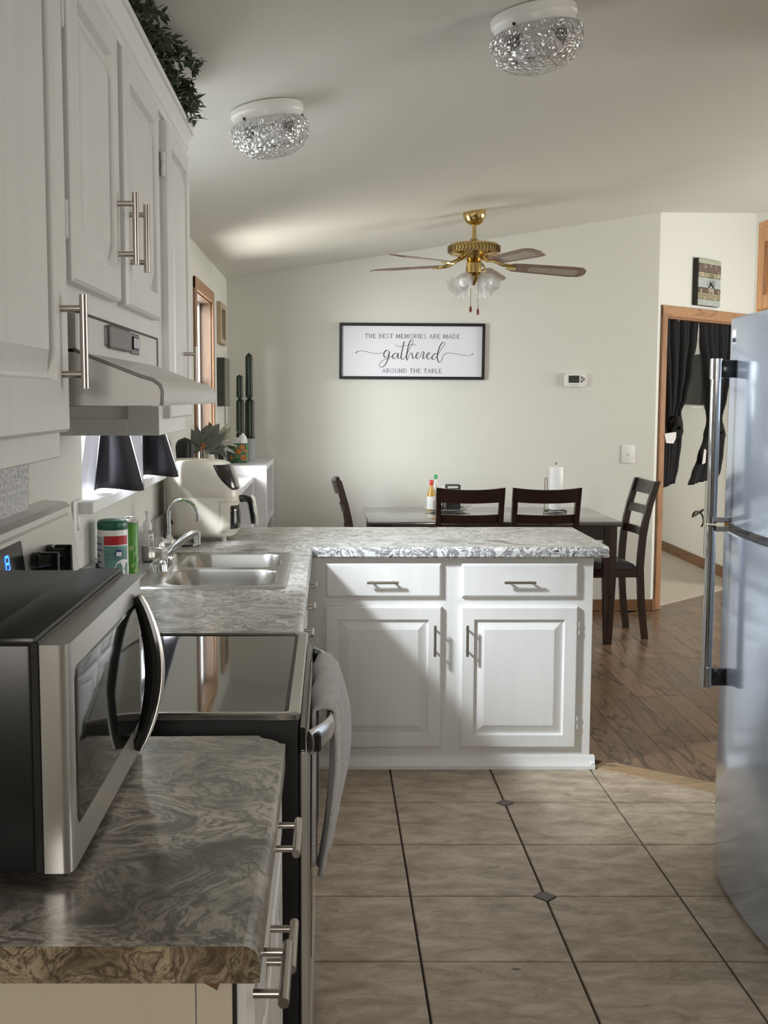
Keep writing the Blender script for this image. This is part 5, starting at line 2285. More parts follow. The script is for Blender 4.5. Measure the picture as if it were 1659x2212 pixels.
def lo(x0, x1, y0, y1, z0, z1, bev, name, mat, par=None):
    bb = B()
    bb.box(x0 - SGo.x, x1 - SGo.x, y0 - SGo.y, y1 - SGo.y, z0 - SGo.z, z1 - SGo.z, bev, 1)
    return obj(name, bb, mat, par or SG, local=True)


fw = .020
for (a, c, e, f_) in ((GX0, GX1, GZ1 - fw, GZ1), (GX0, GX1, GZ0, GZ0 + fw), (GX0, GX0 + fw, GZ0 + fw, GZ1 - fw), (GX1 - fw, GX1, GZ0 + fw, GZ1 - fw)):
    lo(a, c, YB - .032, YB - .003, e, f_, .002, 'frame_rail', M['frameblk'])
board = lo(GX0 + fw, GX1 - fw, YB - .016, YB - .004, GZ0 + fw, GZ1 - fw, 0, 'board', M['signwhite'])


def sgn(x, y):
    """crop pixels of the sign -> sign face"""
    u = (x - 140) / (1505 - 140)
    v = (y - 78) / (610 - 78)
    return Vector((GX0 + (GX1 - GX0) * u - SGo.x, YB - .0166 - SGo.y, GZ1 - (GZ1 - GZ0) * v - SGo.z))


GL = {  # letter: (width, strokes, serif ticks); unit box height 1, y up
    'T': (.85, [[(.42, 0), (.42, 1)], [(.04, 1), (.81, 1)]], [(.42, 0), (.04, .93, 1), (.81, .93, 1)]),
    'H': (.95, [[(.15, 0), (.15, 1)], [(.8, 0), (.8, 1)], [(.15, .5), (.8, .5)]], [(.15, 0), (.15, 1), (.8, 0), (.8, 1)]),
    'E': (.8, [[(.15, 0), (.15, 1)], [(.15, 1), (.68, 1)], [(.15, .52), (.55, .52)], [(.15, 0), (.7, 0)]], [(.68, .93, 1), (.7, .07, 1)]),
    'B': (.85, [[(.15, 0), (.15, 1)], [(.15, 1), (.5, 1), (.66, .9), (.66, .65), (.5, .54), (.15, .54)], [(.5, .54), (.72, .42), (.72, .12), (.52, 0), (.15, 0)]], []),
    'S': (.72, [[(.62, .82), (.55, .96), (.36, 1.0), (.17, .93), (.12, .76), (.22, .6), (.48, .46), (.62, .3), (.58, .1), (.38, 0), (.18, .03), (.09, .2)]], []),
    'M': (1.15, [[(.12, 0), (.2, 1)], [(.2, 1), (.56, .08)], [(.56, .08), (.92, 1)], [(.92, 1), (1.0, 0)]], [(.12, 0), (1.0, 0)]),
    'O': (1.02, [[(.51 + .42 * math.cos(a * PI / 8), .5 + .5 * math.sin(a * PI / 8)) for a in range(17)]], []),
    'R': (.88, [[(.15, 0), (.15, 1)], [(.15, 1), (.5, 1), (.67, .9), (.67, .64), (.5, .52), (.15, .52)], [(.45, .52), (.82, 0)]], [(.15, 0)]),
    'I': (.38, [[(.19, 0), (.19, 1)]], [(.19, 0), (.19, 1)]),
    'A': (.95, [[(.08, 0), (.46, 1)], [(.46, 1), (.86, 0)], [(.22, .36), (.7, .36)]], [(.08, 0), (.86, 0)]),
    'D': (.98, [[(.15, 0), (.15, 1)], [(.15, 1), (.5, 1), (.75, .86), (.85, .5), (.75, .14), (.5, 0), (.15, 0)]], []),
    'U': (.95, [[(.14, 1), (.14, .3), (.24, .06), (.46, 0), (.7, .06), (.8, .3), (.8, 1)]], [(.14, 1), (.8, 1)]),
    'N': (1.0, [[(.14, 0), (.14, 1)], [(.14, 1), (.82, 0)], [(.82, 0), (.82, 1)]], [(.14, 0), (.82, 1)]),
    'L': (.75, [[(.15, 0), (.15, 1)], [(.15, 0), (.66, 0)]], [(.15, 1), (.66, .07, 1)]),
}


def serif_line(txt, x0, x1, ytop, ybot):
    tot = sum(.62 if ch == ' ' else GL[ch][0] + .14 for ch in txt) - .14
    sc_ = (x1 - x0) / tot
    hh_ = ybot - ytop
    bb = B()
    x = x0
    for ch in txt:
        if ch == ' ':
            x += .62 * sc_
            continue
        w_, strokes, ticks = GL[ch]

        def m(a, c, x=x):
            return sgn(x + a, ybot - c)
        for st in strokes:
            p = [(q[0] * sc_, q[1] * hh_) for q in st]
            vert = len(st) == 2 and abs(st[0][0] - st[1][0]) < .2
            bb.ribbon(p, 5.2 if vert else 3.4, m)
        for tk in ticks:
            if len(tk) == 2:
                bb.ribbon([((tk[0] - .12) * sc_, tk[1] * hh_), ((tk[0] + .12) * sc_, tk[1] * hh_)], 2.6, m)
            else:
                bb.ribbon([(tk[0] * sc_, (tk[1] - .1) * hh_), (tk[0] * sc_, (tk[1] + .1) * hh_)], 3, m)
        x += (w_ + .14) * sc_
    return bb


bb = serif_line('THE BEST MEMORIES ARE MADE', 380, 1268, 181, 220)
obj('lettering', bb, M['ink'], board, smooth=False, local=True, fix=False)
bb = serif_line('AROUND THE TABLE', 545, 1105, 509, 547)
obj('lettering', bb, M['ink'], board, smooth=False, local=True, fix=False)


def cat_curve(pts, k=6):
    out = []
    P = [Vector(p) for p in pts]
    for i in range(len(P) - 1):
        p0 = P[max(i - 1, 0)]; p1 = P[i]; p2 = P[i + 1]; p3 = P[min(i + 2, len(P) - 1)]
        for j in range(k):
            f = j / k
            out.append(.5 * ((2 * p1) + (-p0 + p2) * f + (2 * p0 - 5 * p1 + 4 * p2 - p3) * f * f + (-p0 + 3 * p1 - 3 * p2 + p3) * f ** 3))
    out.append(P[-1])
    return [(p.x, p.y) for p in out]


SCRIPT = [
    [(292, 365), (315, 348), (345, 342), (385, 347), (430, 358), (480, 366), (530, 364), (560, 352), (585, 340)],
    [(605, 345), (590, 332), (572, 340), (560, 365), (558, 385), (568, 402), (585, 400), (601, 378), (610, 345), (604, 395), (588, 442), (565, 480), (537, 496), (518, 486), (524, 458), (552, 430), (592, 412), (625, 395), (642, 382)],
    [(685, 370), (668, 361), (650, 372), (640, 395), (646, 412), (661, 414), (678, 395), (692, 362), (689, 393), (696, 411), (710, 407), (726, 388)],
    [(748, 250), (735, 310), (723, 370), (720, 405), (731, 421), (746, 414), (764, 390)],
    [(668, 282), (686, 296), (722, 297), (772, 289), (820, 279), (846, 276), (858, 292)],
    [(764, 392), (798, 322), (826, 268), (830, 242), (813, 236), (796, 264), (780, 330), (771, 398), (778, 427), (791, 394), (808, 363), (821, 362), (825, 385), (831, 410), (845, 405), (860, 388)],
    [(858, 392), (880, 376), (889, 362), (879, 354), (865, 368), (860, 393), (869, 411), (886, 409), (904, 386), (919, 348)],
    [(919, 348), (929, 346), (935, 359), (928, 385), (926, 410), (934, 412), (948, 396)],
    [(948, 396), (982, 374), (992, 361), (981, 355), (966, 372), (962, 398), (973, 415), (992, 411), (1012, 390)],
    [(1060, 372), (1043, 362), (1023, 378), (1010, 402), (1018, 418), (1036, 414), (1062, 378), (1096, 322), (1124, 282), (1129, 262), (1110, 256), (1086, 288), (1066, 348), (1060, 400), (1071, 438), (1086, 446), (1101, 424), (1116, 386), (1140, 362), (1172, 358)],
    [(1172, 358), (1220, 362), (1280, 373), (1330, 380), (1370, 378), (1398, 360)],
]
bb = B()
for i, st in enumerate(SCRIPT):
    c_ = cat_curve(st)
    n = len(c_)
    ws = []
    for k in range(n):
        a, d_ = c_[max(k - 1, 0)], c_[min(k + 1, n - 1)]
        dy_, dx_ = d_[1] - a[1], d_[0] - a[0]
        down = max(0, dy_ / (math.hypot(dx_, dy_) + 1e-6))
        ws.append((3.6 if i in (0, 4, 10) else 4.2) + 4.8 * down * (0 if i in (0, 4, 10) else 1))
    if i in (0, 10):
        ws = [w_ + 3.0 * (1 - abs(2 * (k / n) - 1)) * 0 + (3 if (k < n * .15 and i == 0) or (k > n * .85 and i == 10) else 0) for k, w_ in enumerate(ws)]
    bb.ribbon(c_, ws, sgn)
obj('script_lettering', bb, M['ink'], board, smooth=False, local=True, fix=False)

# thermostat and switch on the back wall
p0, p1 = PY(1219, 807, YB - .02), PY(1266, 835, YB - .02)
x0, x1, z0, z1 = p0.x, p1.x, p1.z, p0.z
t = thing('thermostat', 'white wall thermostat with a dark screen on the back wall', 'thermostat', ((x0 + x1) / 2, YB, (z0 + z1) / 2))
bb = B()
pts = [(x0, z0 + .008), (x0 + .008, z0), (x1 - .014, z0 - .001), (x1 - .006, z0 + .006), (x1, (z0 + z1) / 2 + .01), (x1 - .004, z1 - .008), (x1 - .015, z1), ((x0 + x1) / 2, z1 + .004), (x0 + .016, z1), (x0 + .003, z1 - .010)]
bb.prism(pts, 'y', YB - .026, YB - .001)
th_ = obj('case', bb, M['plastic'], t)
bb = B(); bb.box(x0 + .03, x0 + .104, YB - .0275, YB - .024, z0 + .026, z1 - .014)
obj('screen', bb, M['lcd'], th_)
for (bx_, bz_) in ((.122, .062), (.136, .050), (.122, .036)):
    bb = B(); bb.cyl((x0 + bx_, YB - .024, z0 + bz_), (x0 + bx_, YB - .0285, z0 + bz_), .0085, n=12)
    obj('button', bb, M['btn'], th_)
bb = B(); bb.box(x0 + .034, x0 + .095, YB - .0268, YB - .025, z0 + .008, z0 + .014)
obj('vent_line', bb, M['labelgrey'], th_)
p0, p1 = PY(1343, 961, YB - .006), PY(1371, 1001, YB - .006)
x0, x1, z0, z1 = p0.x, p1.x, p1.z, p0.z
t = thing('light_switch', 'white toggle switch plate on the back wall near the doorway', 'switch', ((x0 + x1) / 2, YB, (z0 + z1) / 2))
bb = B(); bb.box(x0, x1, YB - .007, YB - .0005, z0, z1, .003, 2)
pl_ = obj('plate', bb, M['plastic'], t)
xm, zm = (x0 + x1) / 2 + .01, (z0 + z1) / 2
bb = B(); bb.prism([(YB - .006, zm - .012), (YB - .016, zm - .010), (YB - .016, zm - .004), (YB - .006, zm + .012)], 'x', xm - .005, xm + .005)
obj('toggle', bb, M['plastic'], pl_)

# ------------------------------------------------------------------ plank clock over the doorway
CK = thing('wall_clock', 'rustic plank wall clock with lake lettering above the doorway', 'clock', DM @ Vector((.6, -.03, 2.35)))
s0, za = PD(1511, 556, -.045)
s1, zb_ = PD(1559.5, 565, -.045)
_, zc_ = PD(1506.5, 657.5, -.045)
_, zd_ = PD(1554.5, 664.5, -.045)
z1c, z0c = (za + zb_) / 2, (zc_ + zd_) / 2
s0 = (s0 + PD(1506.3, 657, -.045)[0]) / 2
s1 = (s1 + PD(1554.5, 664, -.045)[0]) / 2
hc, wc = z1c - z0c, s1 - s0
bb = B(); bb.box(s0, s1, -.038, -.002, z0c, z1c, .002, 1, DM)
ck_case = obj('case', bb, M['blackm'], CK)
cuts = [0, .112, .29, .396, .62, .722, .864, 1.0]
cols = [(.42, .43, .33), (.15, .1, .08), (.36, .31, .19), (.43, .48, .44), (.12, .08, .06), (.3, .25, .15), (.40, .43, .39)]
for k in range(7):
    m_ = plain('clock_plank_paint_%s' % 'abcdefg'[k], cols[k], .6, var=(20, .8, (1, 1, 6)))
    bb = B()
    bb.box(s0 + .004, s1 - .003, -.046, -.038, z1c - hc * cuts[k + 1] + .0012, z1c - hc * cuts[k] - .0012 - (.003 if k == 0 else 0), .0012, 1, DM)
    obj('plank', bb, m_, CK)


def ckm(u, v):
    return lambda x, y: DM @ Vector((s0 + wc * u + x, -.0468, z1c - hc * v + y))


m_light = plain('clock_numeral', (.78, .72, .55), .5)
m_dark = plain('clock_letter', (.04, .035, .03), .5)
bb = B()
for (tx, u, v, sz_) in (('12', .53, .125, .042), ('11', .29, .17, .045), ('1', .77, .165, .045), ('10', .16, .34, .045), ('2', .88, .31, .047), ('9', .07, .5, .04), ('3', .94, .48, .04),
                        ('8', .13, .70, .045), ('4', .90, .685, .045), ('7', .28, .88, .045), ('5', .77, .855, .045), ('6', .53, .945, .045)):
    text_mesh(tx, sz_, ckm(u, v), bb, sx=.85)
text_mesh('TIME', .052, ckm(.56, .685), bb, sx=.85)
obj('numerals', bb, m_light, CK, smooth=False, label='cream numerals and lower word')
bb = B()
text_mesh('ON', .052, ckm(.56, .37), bb, sx=.9)
text_mesh('LAKE', .056, ckm(.56, .515), bb, sx=.95)
obj('lettering', bb, m_dark, CK, smooth=False)
ckc = (.55, .53)


def ck_hand(ang, L, w_):
    bb = B()
    c_ = ckm(*ckc)
    d_ = (math.cos(ang), math.sin(ang))
    n_ = (-d_[1], d_[0])
    pts = [(-d_[0] * .02 + n_[0] * w_ * .4, -d_[1] * .02 + n_[1] * w_ * .4), (d_[0] * L * .5 + n_[0] * w_, d_[1] * L * .5 + n_[1] * w_), (d_[0] * L, d_[1] * L),
           (d_[0] * L * .5 - n_[0] * w_, d_[1] * L * .5 - n_[1] * w_), (-d_[0] * .02 - n_[0] * w_ * .4, -d_[1] * .02 - n_[1] * w_ * .4)]
    off_ = DN * .003
    bb.cap(bb.ring([c_(*p) + off_ for p in pts]))
    obj('hand', bb, M['ink'], CK, smooth=False, solid=.0012)


ck_hand(math.radians(-32), .065, .007)
ck_hand(math.radians(218), .060, .006)

# ------------------------------------------------------------------ dining table and chairs
TZ = .768
TBX0, TBX1, TBY0, TBY1 = .235, 1.785, 7.02, 7.985
TB = thing('dining_table', 'dark espresso wood dining table with a glossy grey-lit top', 'table', ((TBX0 + TBX1) / 2, (TBY0 + TBY1) / 2, 0))
bb = B(); bb.box(TBX0, TBX1, TBY0, TBY1, TZ - .030, TZ, .005, 2)
obj('tabletop', bb, M['tabletop'], TB)
ap = .062
bb = B()
bb.box(TBX0 + ap, TBX1 - ap, TBY0 + .03, TBY0 + .05, TZ - .115, TZ - .03, .003, 1)
obj('apron', bb, M['espresso'], TB)
bb = B(); bb.box(TBX0 + ap, TBX1 - ap, TBY1 - .05, TBY1 - .03, TZ - .115, TZ - .03, .003, 1)
obj('apron', bb, M['espresso'], TB)
for xx in (TBX0 + .03, TBX1 - .05):
    bb = B(); bb.box(xx, xx + .02, TBY0 + ap, TBY1 - ap, TZ - .115, TZ - .03, .003, 1)
    obj('apron', bb, M['espresso'], TB)
for (lx, ly) in ((TBX0 + .02, TBY0 + .02), (TBX1 - .10, TBY0 + .015), (TBX0 + .02, TBY1 - .09), (TBX1 - .10, TBY1 - .09)):
    bb = B()
    sx_ = .076
    rings = []
    for (z, w_) in ((0, .046), (.02, .05), (.40, .076), (TZ - .031, .076)):
        c_ = (lx + sx_ / 2, ly + sx_ / 2)
        rings.append(bb.ring(rrect(c_[0] - w_ / 2, c_[0] + w_ / 2, c_[1] - w_ / 2, c_[1] + w_ / 2, .006, z, 2)))
    for a, c in zip(rings, rings[1:]):
        bb.bridge(a, c)
    bb.cap(rings[0][::-1]); bb.cap(rings[-1])
    obj('leg', bb, M['espresso'], TB)


def post_y(z):
    pts = [(0, -.232), (.2, -.205), (.45, -.19), (.62, -.198), (.8, -.226), (1.0, -.285)]
    for (a, ya), (c, yc) in zip(pts, pts[1:]):
        if a <= z <= c:
            k = (z - a) / (c - a)
            return ya + (yc - ya) * k
    return pts[-1][1]


def make_chair(label, loc, rz, group=None):
    t = thing('dining_chair', label, 'chair', loc, (0, 0, rz))
    for sx in (-1, 1):
        bb = B()
        zs = [0, .12, .25, .36, .45, .55, .65, .75, .85, .93, 1.0]
        poly = [(post_y(z) + .021 - .004 * abs(z - .5), z) for z in zs] + [(post_y(z) - .021 + .004 * abs(z - .5), z) for z in reversed(zs)]
        x0, x1 = (.168, .198) if sx > 0 else (-.198, -.168)
        bb.prism(poly, 'x', x0, x1)
        obj('back_leg', bb, M['espresso'], t, local=True, ang=30)
        bb = B()
        rings = []
        for (z, w_) in ((0, .030), (.2, .036), (.41, .040)):
            c_ = (sx * .178, .185)
            rings.append(bb.ring(rrect(c_[0] - w_ / 2, c_[0] + w_ / 2, c_[1] - w_ / 2, c_[1] + w_ / 2, .004, z, 1)))
        for a, c in zip(rings, rings[1:]):
            bb.bridge(a, c)
        bb.cap(rings[0][::-1]); bb.cap(rings[-1])
        obj('front_leg', bb, M['espresso'], t, local=True)

    def rail(name, z0, z1, hw, bowd, dip, thick=.02):
        bb = B()
        n = 14
        A_, C_, D_, E_ = [], [], [], []
        for k in range(n + 1):
            u = -1 + 2 * k / n
            x = hw * u
            by = -bowd * (1 - u * u)
            zt_ = z1 - dip * (1 - u * u)
            zb2 = z0 - dip * .6 * (1 - u * u)
            for lst, (yy, z) in ((A_, (post_y(z0) + by + thick / 2, zb2)), (C_, (post_y(z1) + by + thick / 2, zt_)), (D_, (post_y(z1) + by - thick / 2, zt_)), (E_, (post_y(z0) + by - thick / 2, zb2))):
                lst.append(bb.bm.verts.new((x, yy, z)))
        for k in range(n):
            for (p, q) in ((A_, C_), (C_, D_), (D_, E_), (E_, A_)):
                bb.bm.faces.new((p[k], p[k + 1], q[k + 1], q[k]))
        for k in (0, n):
            bb.cap([A_[k], C_[k], D_[k], E_[k]])
        obj(name, bb, M['espresso'], t, local=True, ang=40)
    rail('top_rail', .918, 1.003, .200, .028, .012, .026)
    rail('back_slat', .79, .843, .170, .022, .004)
    rail('back_slat', .655, .705, .170, .022, .004)
    bb = B()
    bb.box(-.195, .195, -.175, .205, .395, .452, .004, 1)
    obj('seat_frame', bb, M['espresso'], t, local=True)
    bb = B()

    def cush(u, v):
        x, y = -.205 + .41 * u, -.172 + .39 * v
        e = min(u, 1 - u, v, 1 - v)
        return Vector((x, y, .452 + .036 * min(1, (e * 9)) ** .5 + .012 * math.sin(PI * u) * math.sin(PI * v)))
    bb.grid(cush, 14, 14)
    obj('seat', bb, M['leather'], t, local=True, ang=60)
    return t


make_chair('dark wooden chair on the near side of the table before the sauce bottles', (.820, 6.985, 0), 0)
make_chair('dark wooden chair on the near side of the table before the paper towels', (1.264, 6.985, 0), 0)
make_chair('dark wooden dining chair at the left end of the table beside the white shelves', (.335, 7.50, 0), math.radians(-88))
make_chair('dark wooden dining chair at the right end of the table beside the doorway', (1.755, 7.40, 0), math.radians(94))

# things on the table
t = thing('serving_tray', 'white scalloped tray on the table under the sauce bottles', 'tray', (.79, 7.72, TZ))
bb = B()
bb.lathe([(.01, TZ + .002), (.105, TZ + .002), (.135, TZ + .012), (.155, TZ + .018), (.157, TZ + .021), (.135, TZ + .016), (.105, TZ + .007), (.01, TZ + .007)], 36, Matrix.Translation((.79, 7.72, 0)), rfun=lambda a, z: 1 + .03 * math.cos(10 * a))
obj('dish', bb, M['plastic'], t)
tz = TZ + .0075


def bottle(label, x, y, r, h, neck_r, cap_h, mbody, mcap, lab=True, liquid=None, extra=None):
    t = thing('sauce_bottle', label, 'bottle', (x, y, tz))
    bb = B()
    bb.lathe([(r * .9, tz), (r, tz + .005), (r, tz + h * .45), (r * .85, tz + h * .60), (neck_r, tz + h * .82), (neck_r, tz + h - cap_h)], 24, Matrix.Translation((x, y, 0)))
    b_ = obj('body', bb, mbody, t)
    bb = B()
    bb.lathe([(neck_r * 1.3, tz + h - cap_h), (neck_r * 1.35, tz + h - .003), (neck_r * 1.2, tz + h), (.001, tz + h)], 20, Matrix.Translation((x, y, 0)))
    obj('cap', bb, mcap, t)
    if lab:
        bb = B(); sq_patch(bb, x, y, r, 190, 350, tz + .01, tz + h * .47)
        obj('label', bb, M['paper'], b_)
    return t


bottle('amber sauce bottle with a red cap and white label on the tray', .676, 7.66, .030, .205, .010, .034, M['honey'], M['redcap'])
bottle('clear bottle with a green cap behind the red-capped bottle', .715, 7.78, .024, .232, .009, .028, M['clear'], M['greencap'], False)
bottle('small white squeeze bottle with a thin tip behind the chair back', .768, 7.80, .022, .155, .004, .035, M['plastic'], M['plastic'], False)
bottle('short dark pink-capped jar beside the napkin holder', .748, 7.62, .018, .075, .013, .016, M['black'], plain('pink_cap', (.55, .05, .2), .4), False)
t = thing('napkin_holder', 'black metal napkin holder full of paper on the tray', 'napkin holder', (.83, 7.70, tz))
bb = B()
bb.box(.775, .781, 7.64, 7.75, tz, tz + .165, .002, 1)
bb.box(.862, .868, 7.64, 7.75, tz, tz + .165, .002, 1)
bb.box(.781, .862, 7.64, 7.75, tz, tz + .006, .001, 1)
bb.box(.781, .862, 7.64, 7.646, tz + .006, tz + .15, .001, 1)
bb.box(.775, .868, 7.64, 7.75, tz + .165, tz + .171, .002, 1)
obj('holder', bb, M['blackm'], t)
bb = B(); bb.box(.785, .858, 7.65, 7.745, tz + .0062, tz + .14, .002, 1)
obj('napkins', bb, M['paper'], t)
for k in range(3):
    bb = B()
    Mx = Matrix.Translation((.895 + .004 * k, 7.72 + .02 * k, tz + .005 + .010 * k)) @ Matrix.Rotation(math.radians(18 * k - 10), 4, 'Z') @ Matrix.Rotation(math.radians(-10), 4, 'Y')
    bb.box(-.035, .05, -.05, .05, 0, .004, 0, 1, Mx)
    o = obj('paper_stack', bb, M['paper'])
    tag(o, ('lowest of the loose white papers on the tray beside the napkin holder', 'middle of the loose white papers on the tray beside the napkin holder', 'topmost of the loose white papers on the tray beside the napkin holder')[k], 'paper', 'loose papers on the tray')

hx_, hy_ = 1.498, 7.64
t = thing('paper_towel_holder', 'thin black wire paper towel holder standing on the table', 'holder', (hx_, hy_, TZ))
bb = B()
for k in range(3):
    a = .4 + 2 * PI * k / 3
    bb.tube([(hx_, hy_, TZ + .012), (hx_ + .05 * math.cos(a), hy_ + .05 * math.sin(a), TZ + .012), (hx_ + .088 * math.cos(a), hy_ + .088 * math.sin(a), TZ + .004)], .004, 6)
ring_ = [(hx_ + .075 * math.cos(2 * PI * k / 24), hy_ + .075 * math.sin(2 * PI * k / 24), TZ + .006) for k in range(25)]
bb.tube(ring_, .0035, 6)
obj('base', bb, M['black'], t)
bb = B(); bb.cyl((hx_, hy_, TZ + .01), (hx_, hy_, TZ + .315), .005, n=10)
bb.sphere((hx_, hy_, TZ + .322), .010, 12)
obj('rod', bb, M['nickel'], t)
bb = B(); bb.tube([(hx_ - .074, hy_, TZ + .006), (hx_ - .074, hy_, TZ + .215), (hx_ - .070, hy_, TZ + .228), (hx_ - .062, hy_, TZ + .228), (hx_ - .058, hy_, TZ + .215), (hx_ - .058, hy_, TZ + .12)], .003, 6)
obj('side_arm', bb, M['nickel'], t)
bb = B()
bb.lathe([(.0065, TZ + .018), (.043, TZ + .018), (.044, TZ + .020), (.044, TZ + .298), (.043, TZ + .300), (.0065, TZ + .300)], 32, Matrix.Translation((hx_, hy_, 0)))
o = obj('paper_towel_roll', bb, M['paper'])
tag(o, 'white paper towel roll on the upright holder on the table', 'paper towel')

# ------------------------------------------------------------------ ceiling fan
FXc, FYc = .827, 6.744
FN = thing('ceiling_fan', 'brass ceiling fan with five brown blades and frosted tulip lamps', 'ceiling fan', (FXc, FYc, 2.3))
TR = Matrix.Translation((FXc, FYc, 0))
bb = B(); bb.lathe([(.060, 2.590), (.066, 2.575), (.066, 2.555), (.058, 2.535), (.045, 2.513), (.030, 2.504), (.012, 2.502)], 28, TR)
obj('canopy', bb, M['brass'], FN)
bb = B(); bb.lathe([(.012, 2.51), (.012, 2.43), (.020, 2.43), (.022, 2.42), (.014, 2.41)], 16, TR)
obj('downrod', bb, M['brass'], FN)
bb = B(); bb.lathe([(.03, 2.408), (.10, 2.405), (.135, 2.398), (.146, 2.386), (.147, 2.345), (.135, 2.334), (.10, 2.328), (.085, 2.31), (.05, 2.305), (.035, 2.30)], 40, TR)
hs = obj('motor_housing', bb, M['brass'], FN)
bb = B()
for k in range(44):
    a = 2 * PI * k / 44
    p = []
    for j in range(9):
        q = -PI / 2 + PI * j / 8
        aa = a + .085 * math.cos(q)
        p.append((FXc + .1485 * math.cos(aa), FYc + .1485 * math.sin(aa), 2.3665 + .018 * math.sin(q)))
    bb.tube(p, .0022, 4)
obj('scroll_band', bb, M['brown'], hs, kind='stuff', smooth=False)
bb = B(); bb.lathe([(.034, 2.305), (.045, 2.29), (.045, 2.235), (.030, 2.225), (.022, 2.215), (.024, 2.19), (.010, 2.17), (.004, 2.165)], 24, TR)
obj('light_kit', bb, M['brass'], FN)
ZB = 2.283
for k in range(5):
    a = math.radians((6, 70, 150, 222, 294)[k])
    Rm = TR @ Matrix.Rotation(a, 4, 'Z')
    droop = math.radians((3.6, 3.0, 0, 0, 0)[k])
    Rp = Rm @ Matrix.Translation((0, 0, ZB)) @ Matrix.Rotation(droop, 4, 'Y') @ Matrix.Rotation(math.radians((-17, -13, -12, -12, -13)[k]), 4, 'X')
    outline = [(.205, -.030), (.23, -.050), (.30, -.055), (.58, -.066), (.632, -.060), (.655, -.035), (.660, 0), (.655, .035), (.632, .060), (.58, .066), (.30, .055), (.23, .050), (.205, .030)]
    bb = B()
    A = bb.ring([Rp @ Vector((x, y, -.003)) for x, y in outline])
    C = bb.ring([Rp @ Vector((x, y, .003)) for x, y in outline])
    bb.bridge(A, C); bb.cap(A[::-1]); bb.cap(C)
    bl = obj('blade', bb, M['bladem'], FN)
    bb = B()
    oc = [(.33, -.030), (.60, -.038), (.615, 0), (.60, .038), (.33, .030), (.315, 0)]
    A = bb.ring([Rp @ Vector((x, y, -.0045)) for x, y in oc])
    C = bb.ring([Rp @ Vector((x, y, -.003)) for x, y in oc])
    bb.bridge(A, C); bb.cap(A[::-1])
    obj('cane_inset', bb, M['cane'], bl)
    bb = B()
    for sy in (-1, 1):
        bb.tube([Rm @ Vector((.09, .008 * sy, 2.318)), Rm @ Vector((.13, .020 * sy, 2.298)), Rm @ Vector((.17, .026 * sy, ZB + .0)), Rm @ Vector((.215, .022 * sy, ZB - .006)), Rm @ Vector((.25, .005 * sy, ZB - .007))], [.007, .006, .006, .007, .006], 8)
    bb.box(.19, .25, -.022, .022, -.009, -.003, .002, 1, Rp)
    obj('blade_iron', bb, M['brass'], FN)
for k in range(4):
    a = math.radians(48 + 90 * k)
    tilt = math.radians(52)
    base = Vector((FXc + .035 * math.cos(a), FYc + .035 * math.sin(a), 2.222))
    ax = Vector((math.cos(a) * math.sin(tilt), math.sin(a) * math.sin(tilt), -math.cos(tilt)))
    q = ax.to_track_quat('Z', 'Y').to_matrix().to_4x4()
    Mt = Matrix.Translation(base) @ q
    bb = B(); bb.lathe([(.012, -.02), (.018, 0), (.019, .03), (.014, .034)], 16, Mt)
    arm = obj('lamp_arm', bb, M['brass'], FN)
    bb = B()
    prof = [(.020, .012), (.034, .025), (.045, .05), (.046, .075), (.044, .09), (.052, .108), (.064, .12)]
    bb.lathe(prof, 40, Mt, rfun=lambda an, z: 1 + max(0, (z - .075) / .045) * .16 * math.cos(6 * an), closed_ends=False)
    obj('lamp_shade', bb, M['frost'], arm, ang=80)
    bb = B()
    c_ = Mt @ Vector((0, 0, .072))
    bb.sphere(c_, .030, 16)
    bb.cyl(Mt @ Vector((0, 0, .02)), Mt @ Vector((0, 0, .055)), .012, .018, 12)
    obj('bulb', bb, M['bulb'], arm)
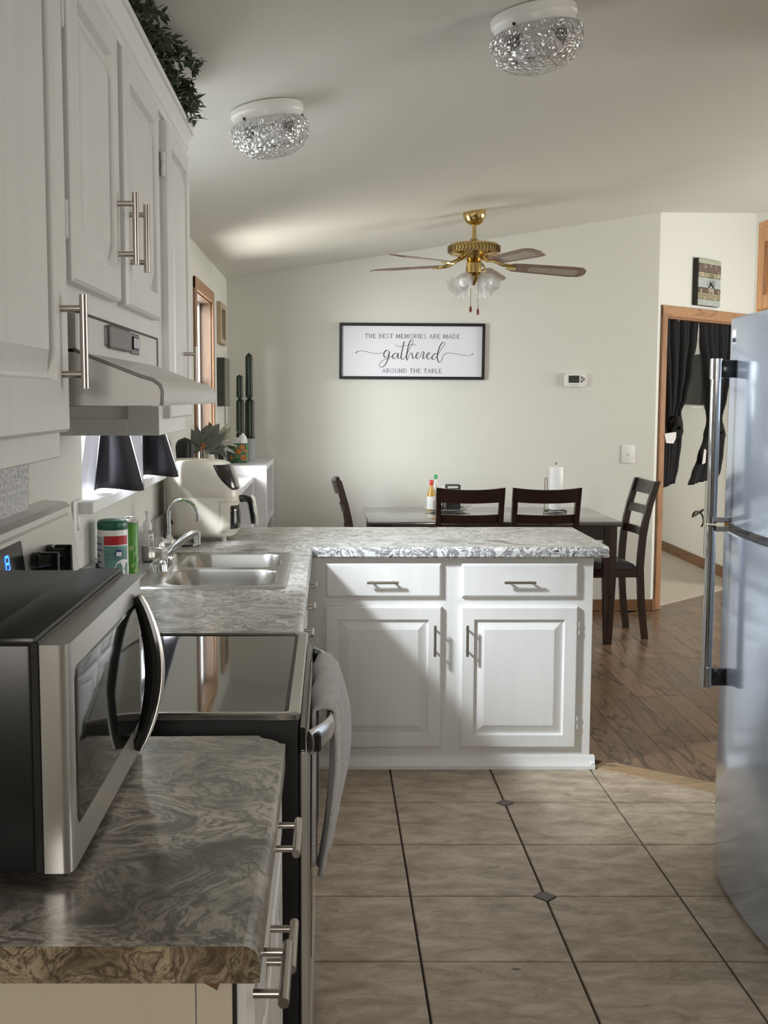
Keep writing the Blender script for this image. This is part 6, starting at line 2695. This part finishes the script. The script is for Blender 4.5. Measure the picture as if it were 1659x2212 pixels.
for (dx_, dy_, zl, zt_) in ((-.020, -.035, 2.045, 2.19), (.022, -.035, 2.03, 2.18)):
    bb = B(); bb.cyl((FXc + dx_, FYc + dy_, zl), (FXc + dx_, FYc + dy_, zt_), .0016, n=6)
    ch = obj('pull_chain', bb, M['brass'], FN)
    bb = B(); bb.lathe([(.003, zl), (.0075, zl - .012), (.0085, zl - .026), (.004, zl - .036)], 12, Matrix.Translation((FXc + dx_, FYc + dy_, 0)))
    obj('pull', bb, plain('pull_wood', (.2, .04, .02), .4), ch)

# ------------------------------------------------------------------ flush ceiling lights
for (lx, ly, lab) in ((.540, 3.185, 'flush cut glass ceiling light nearest the camera, at the top of the frame'), (-.198, 3.73, 'flush cut glass ceiling light above the end of the upper cabinets')):
    t = thing('ceiling_light', lab, 'ceiling light', (lx, ly, ceil_z(lx)), (0, -math.atan(SL), 0))
    bb = B()
    bb.lathe([(.112, -.001), (.115, -.004), (.115, -.020), (.110, -.025), (.108, -.030), (.108, -.052), (.104, -.056), (.02, -.056)], 48)
    obj('base', bb, M['plastic'], t, local=True)
    for k in range(3):
        a = math.radians(-150 + 120 * k + 20)
        bb = B()
        bb.cyl((.108 * math.cos(a), .108 * math.sin(a), -.043), (.1125 * math.cos(a), .1125 * math.sin(a), -.043), .0042, n=10)
        obj('screw', bb, M['blackm'], t, local=True)
    bb = B()
    prof = [(.116, -.050), (.121, -.053), (.1235, -.060), (.121, -.085), (.113, -.108), (.098, -.127), (.075, -.141), (.045, -.149), (.015, -.152), (.003, -.152)]

    def facet(a, z):
        if z > -.088:
            return 1 + (.012 * math.cos(60 * a) if -.088 < z < -.058 else 0)
        return 1 + .03 * math.cos(14 * a + (0 if int(-z * 70) % 2 else PI))
    bb.lathe(prof, 180, None, facet)
    obj('glass_bowl', bb, M['bowl'], t, local=True, ang=20)
    for sx_ in (-1, 1):
        bb = B()
        bb.sphere((.036 * sx_, -.01, -.098), .028, 14)
        bb.cyl((.036 * sx_, -.01, -.057), (.036 * sx_, -.01, -.08), .014, .02, 12)
        obj('bulb', bb, M['bulb'], t, local=True)
        bb = B()
        bb.box(.062 * sx_ - .014, .062 * sx_ + .014, -.03, .03, -.085, -.057, .003, 1)
        obj('socket', bb, M['blackm'], t, local=True)
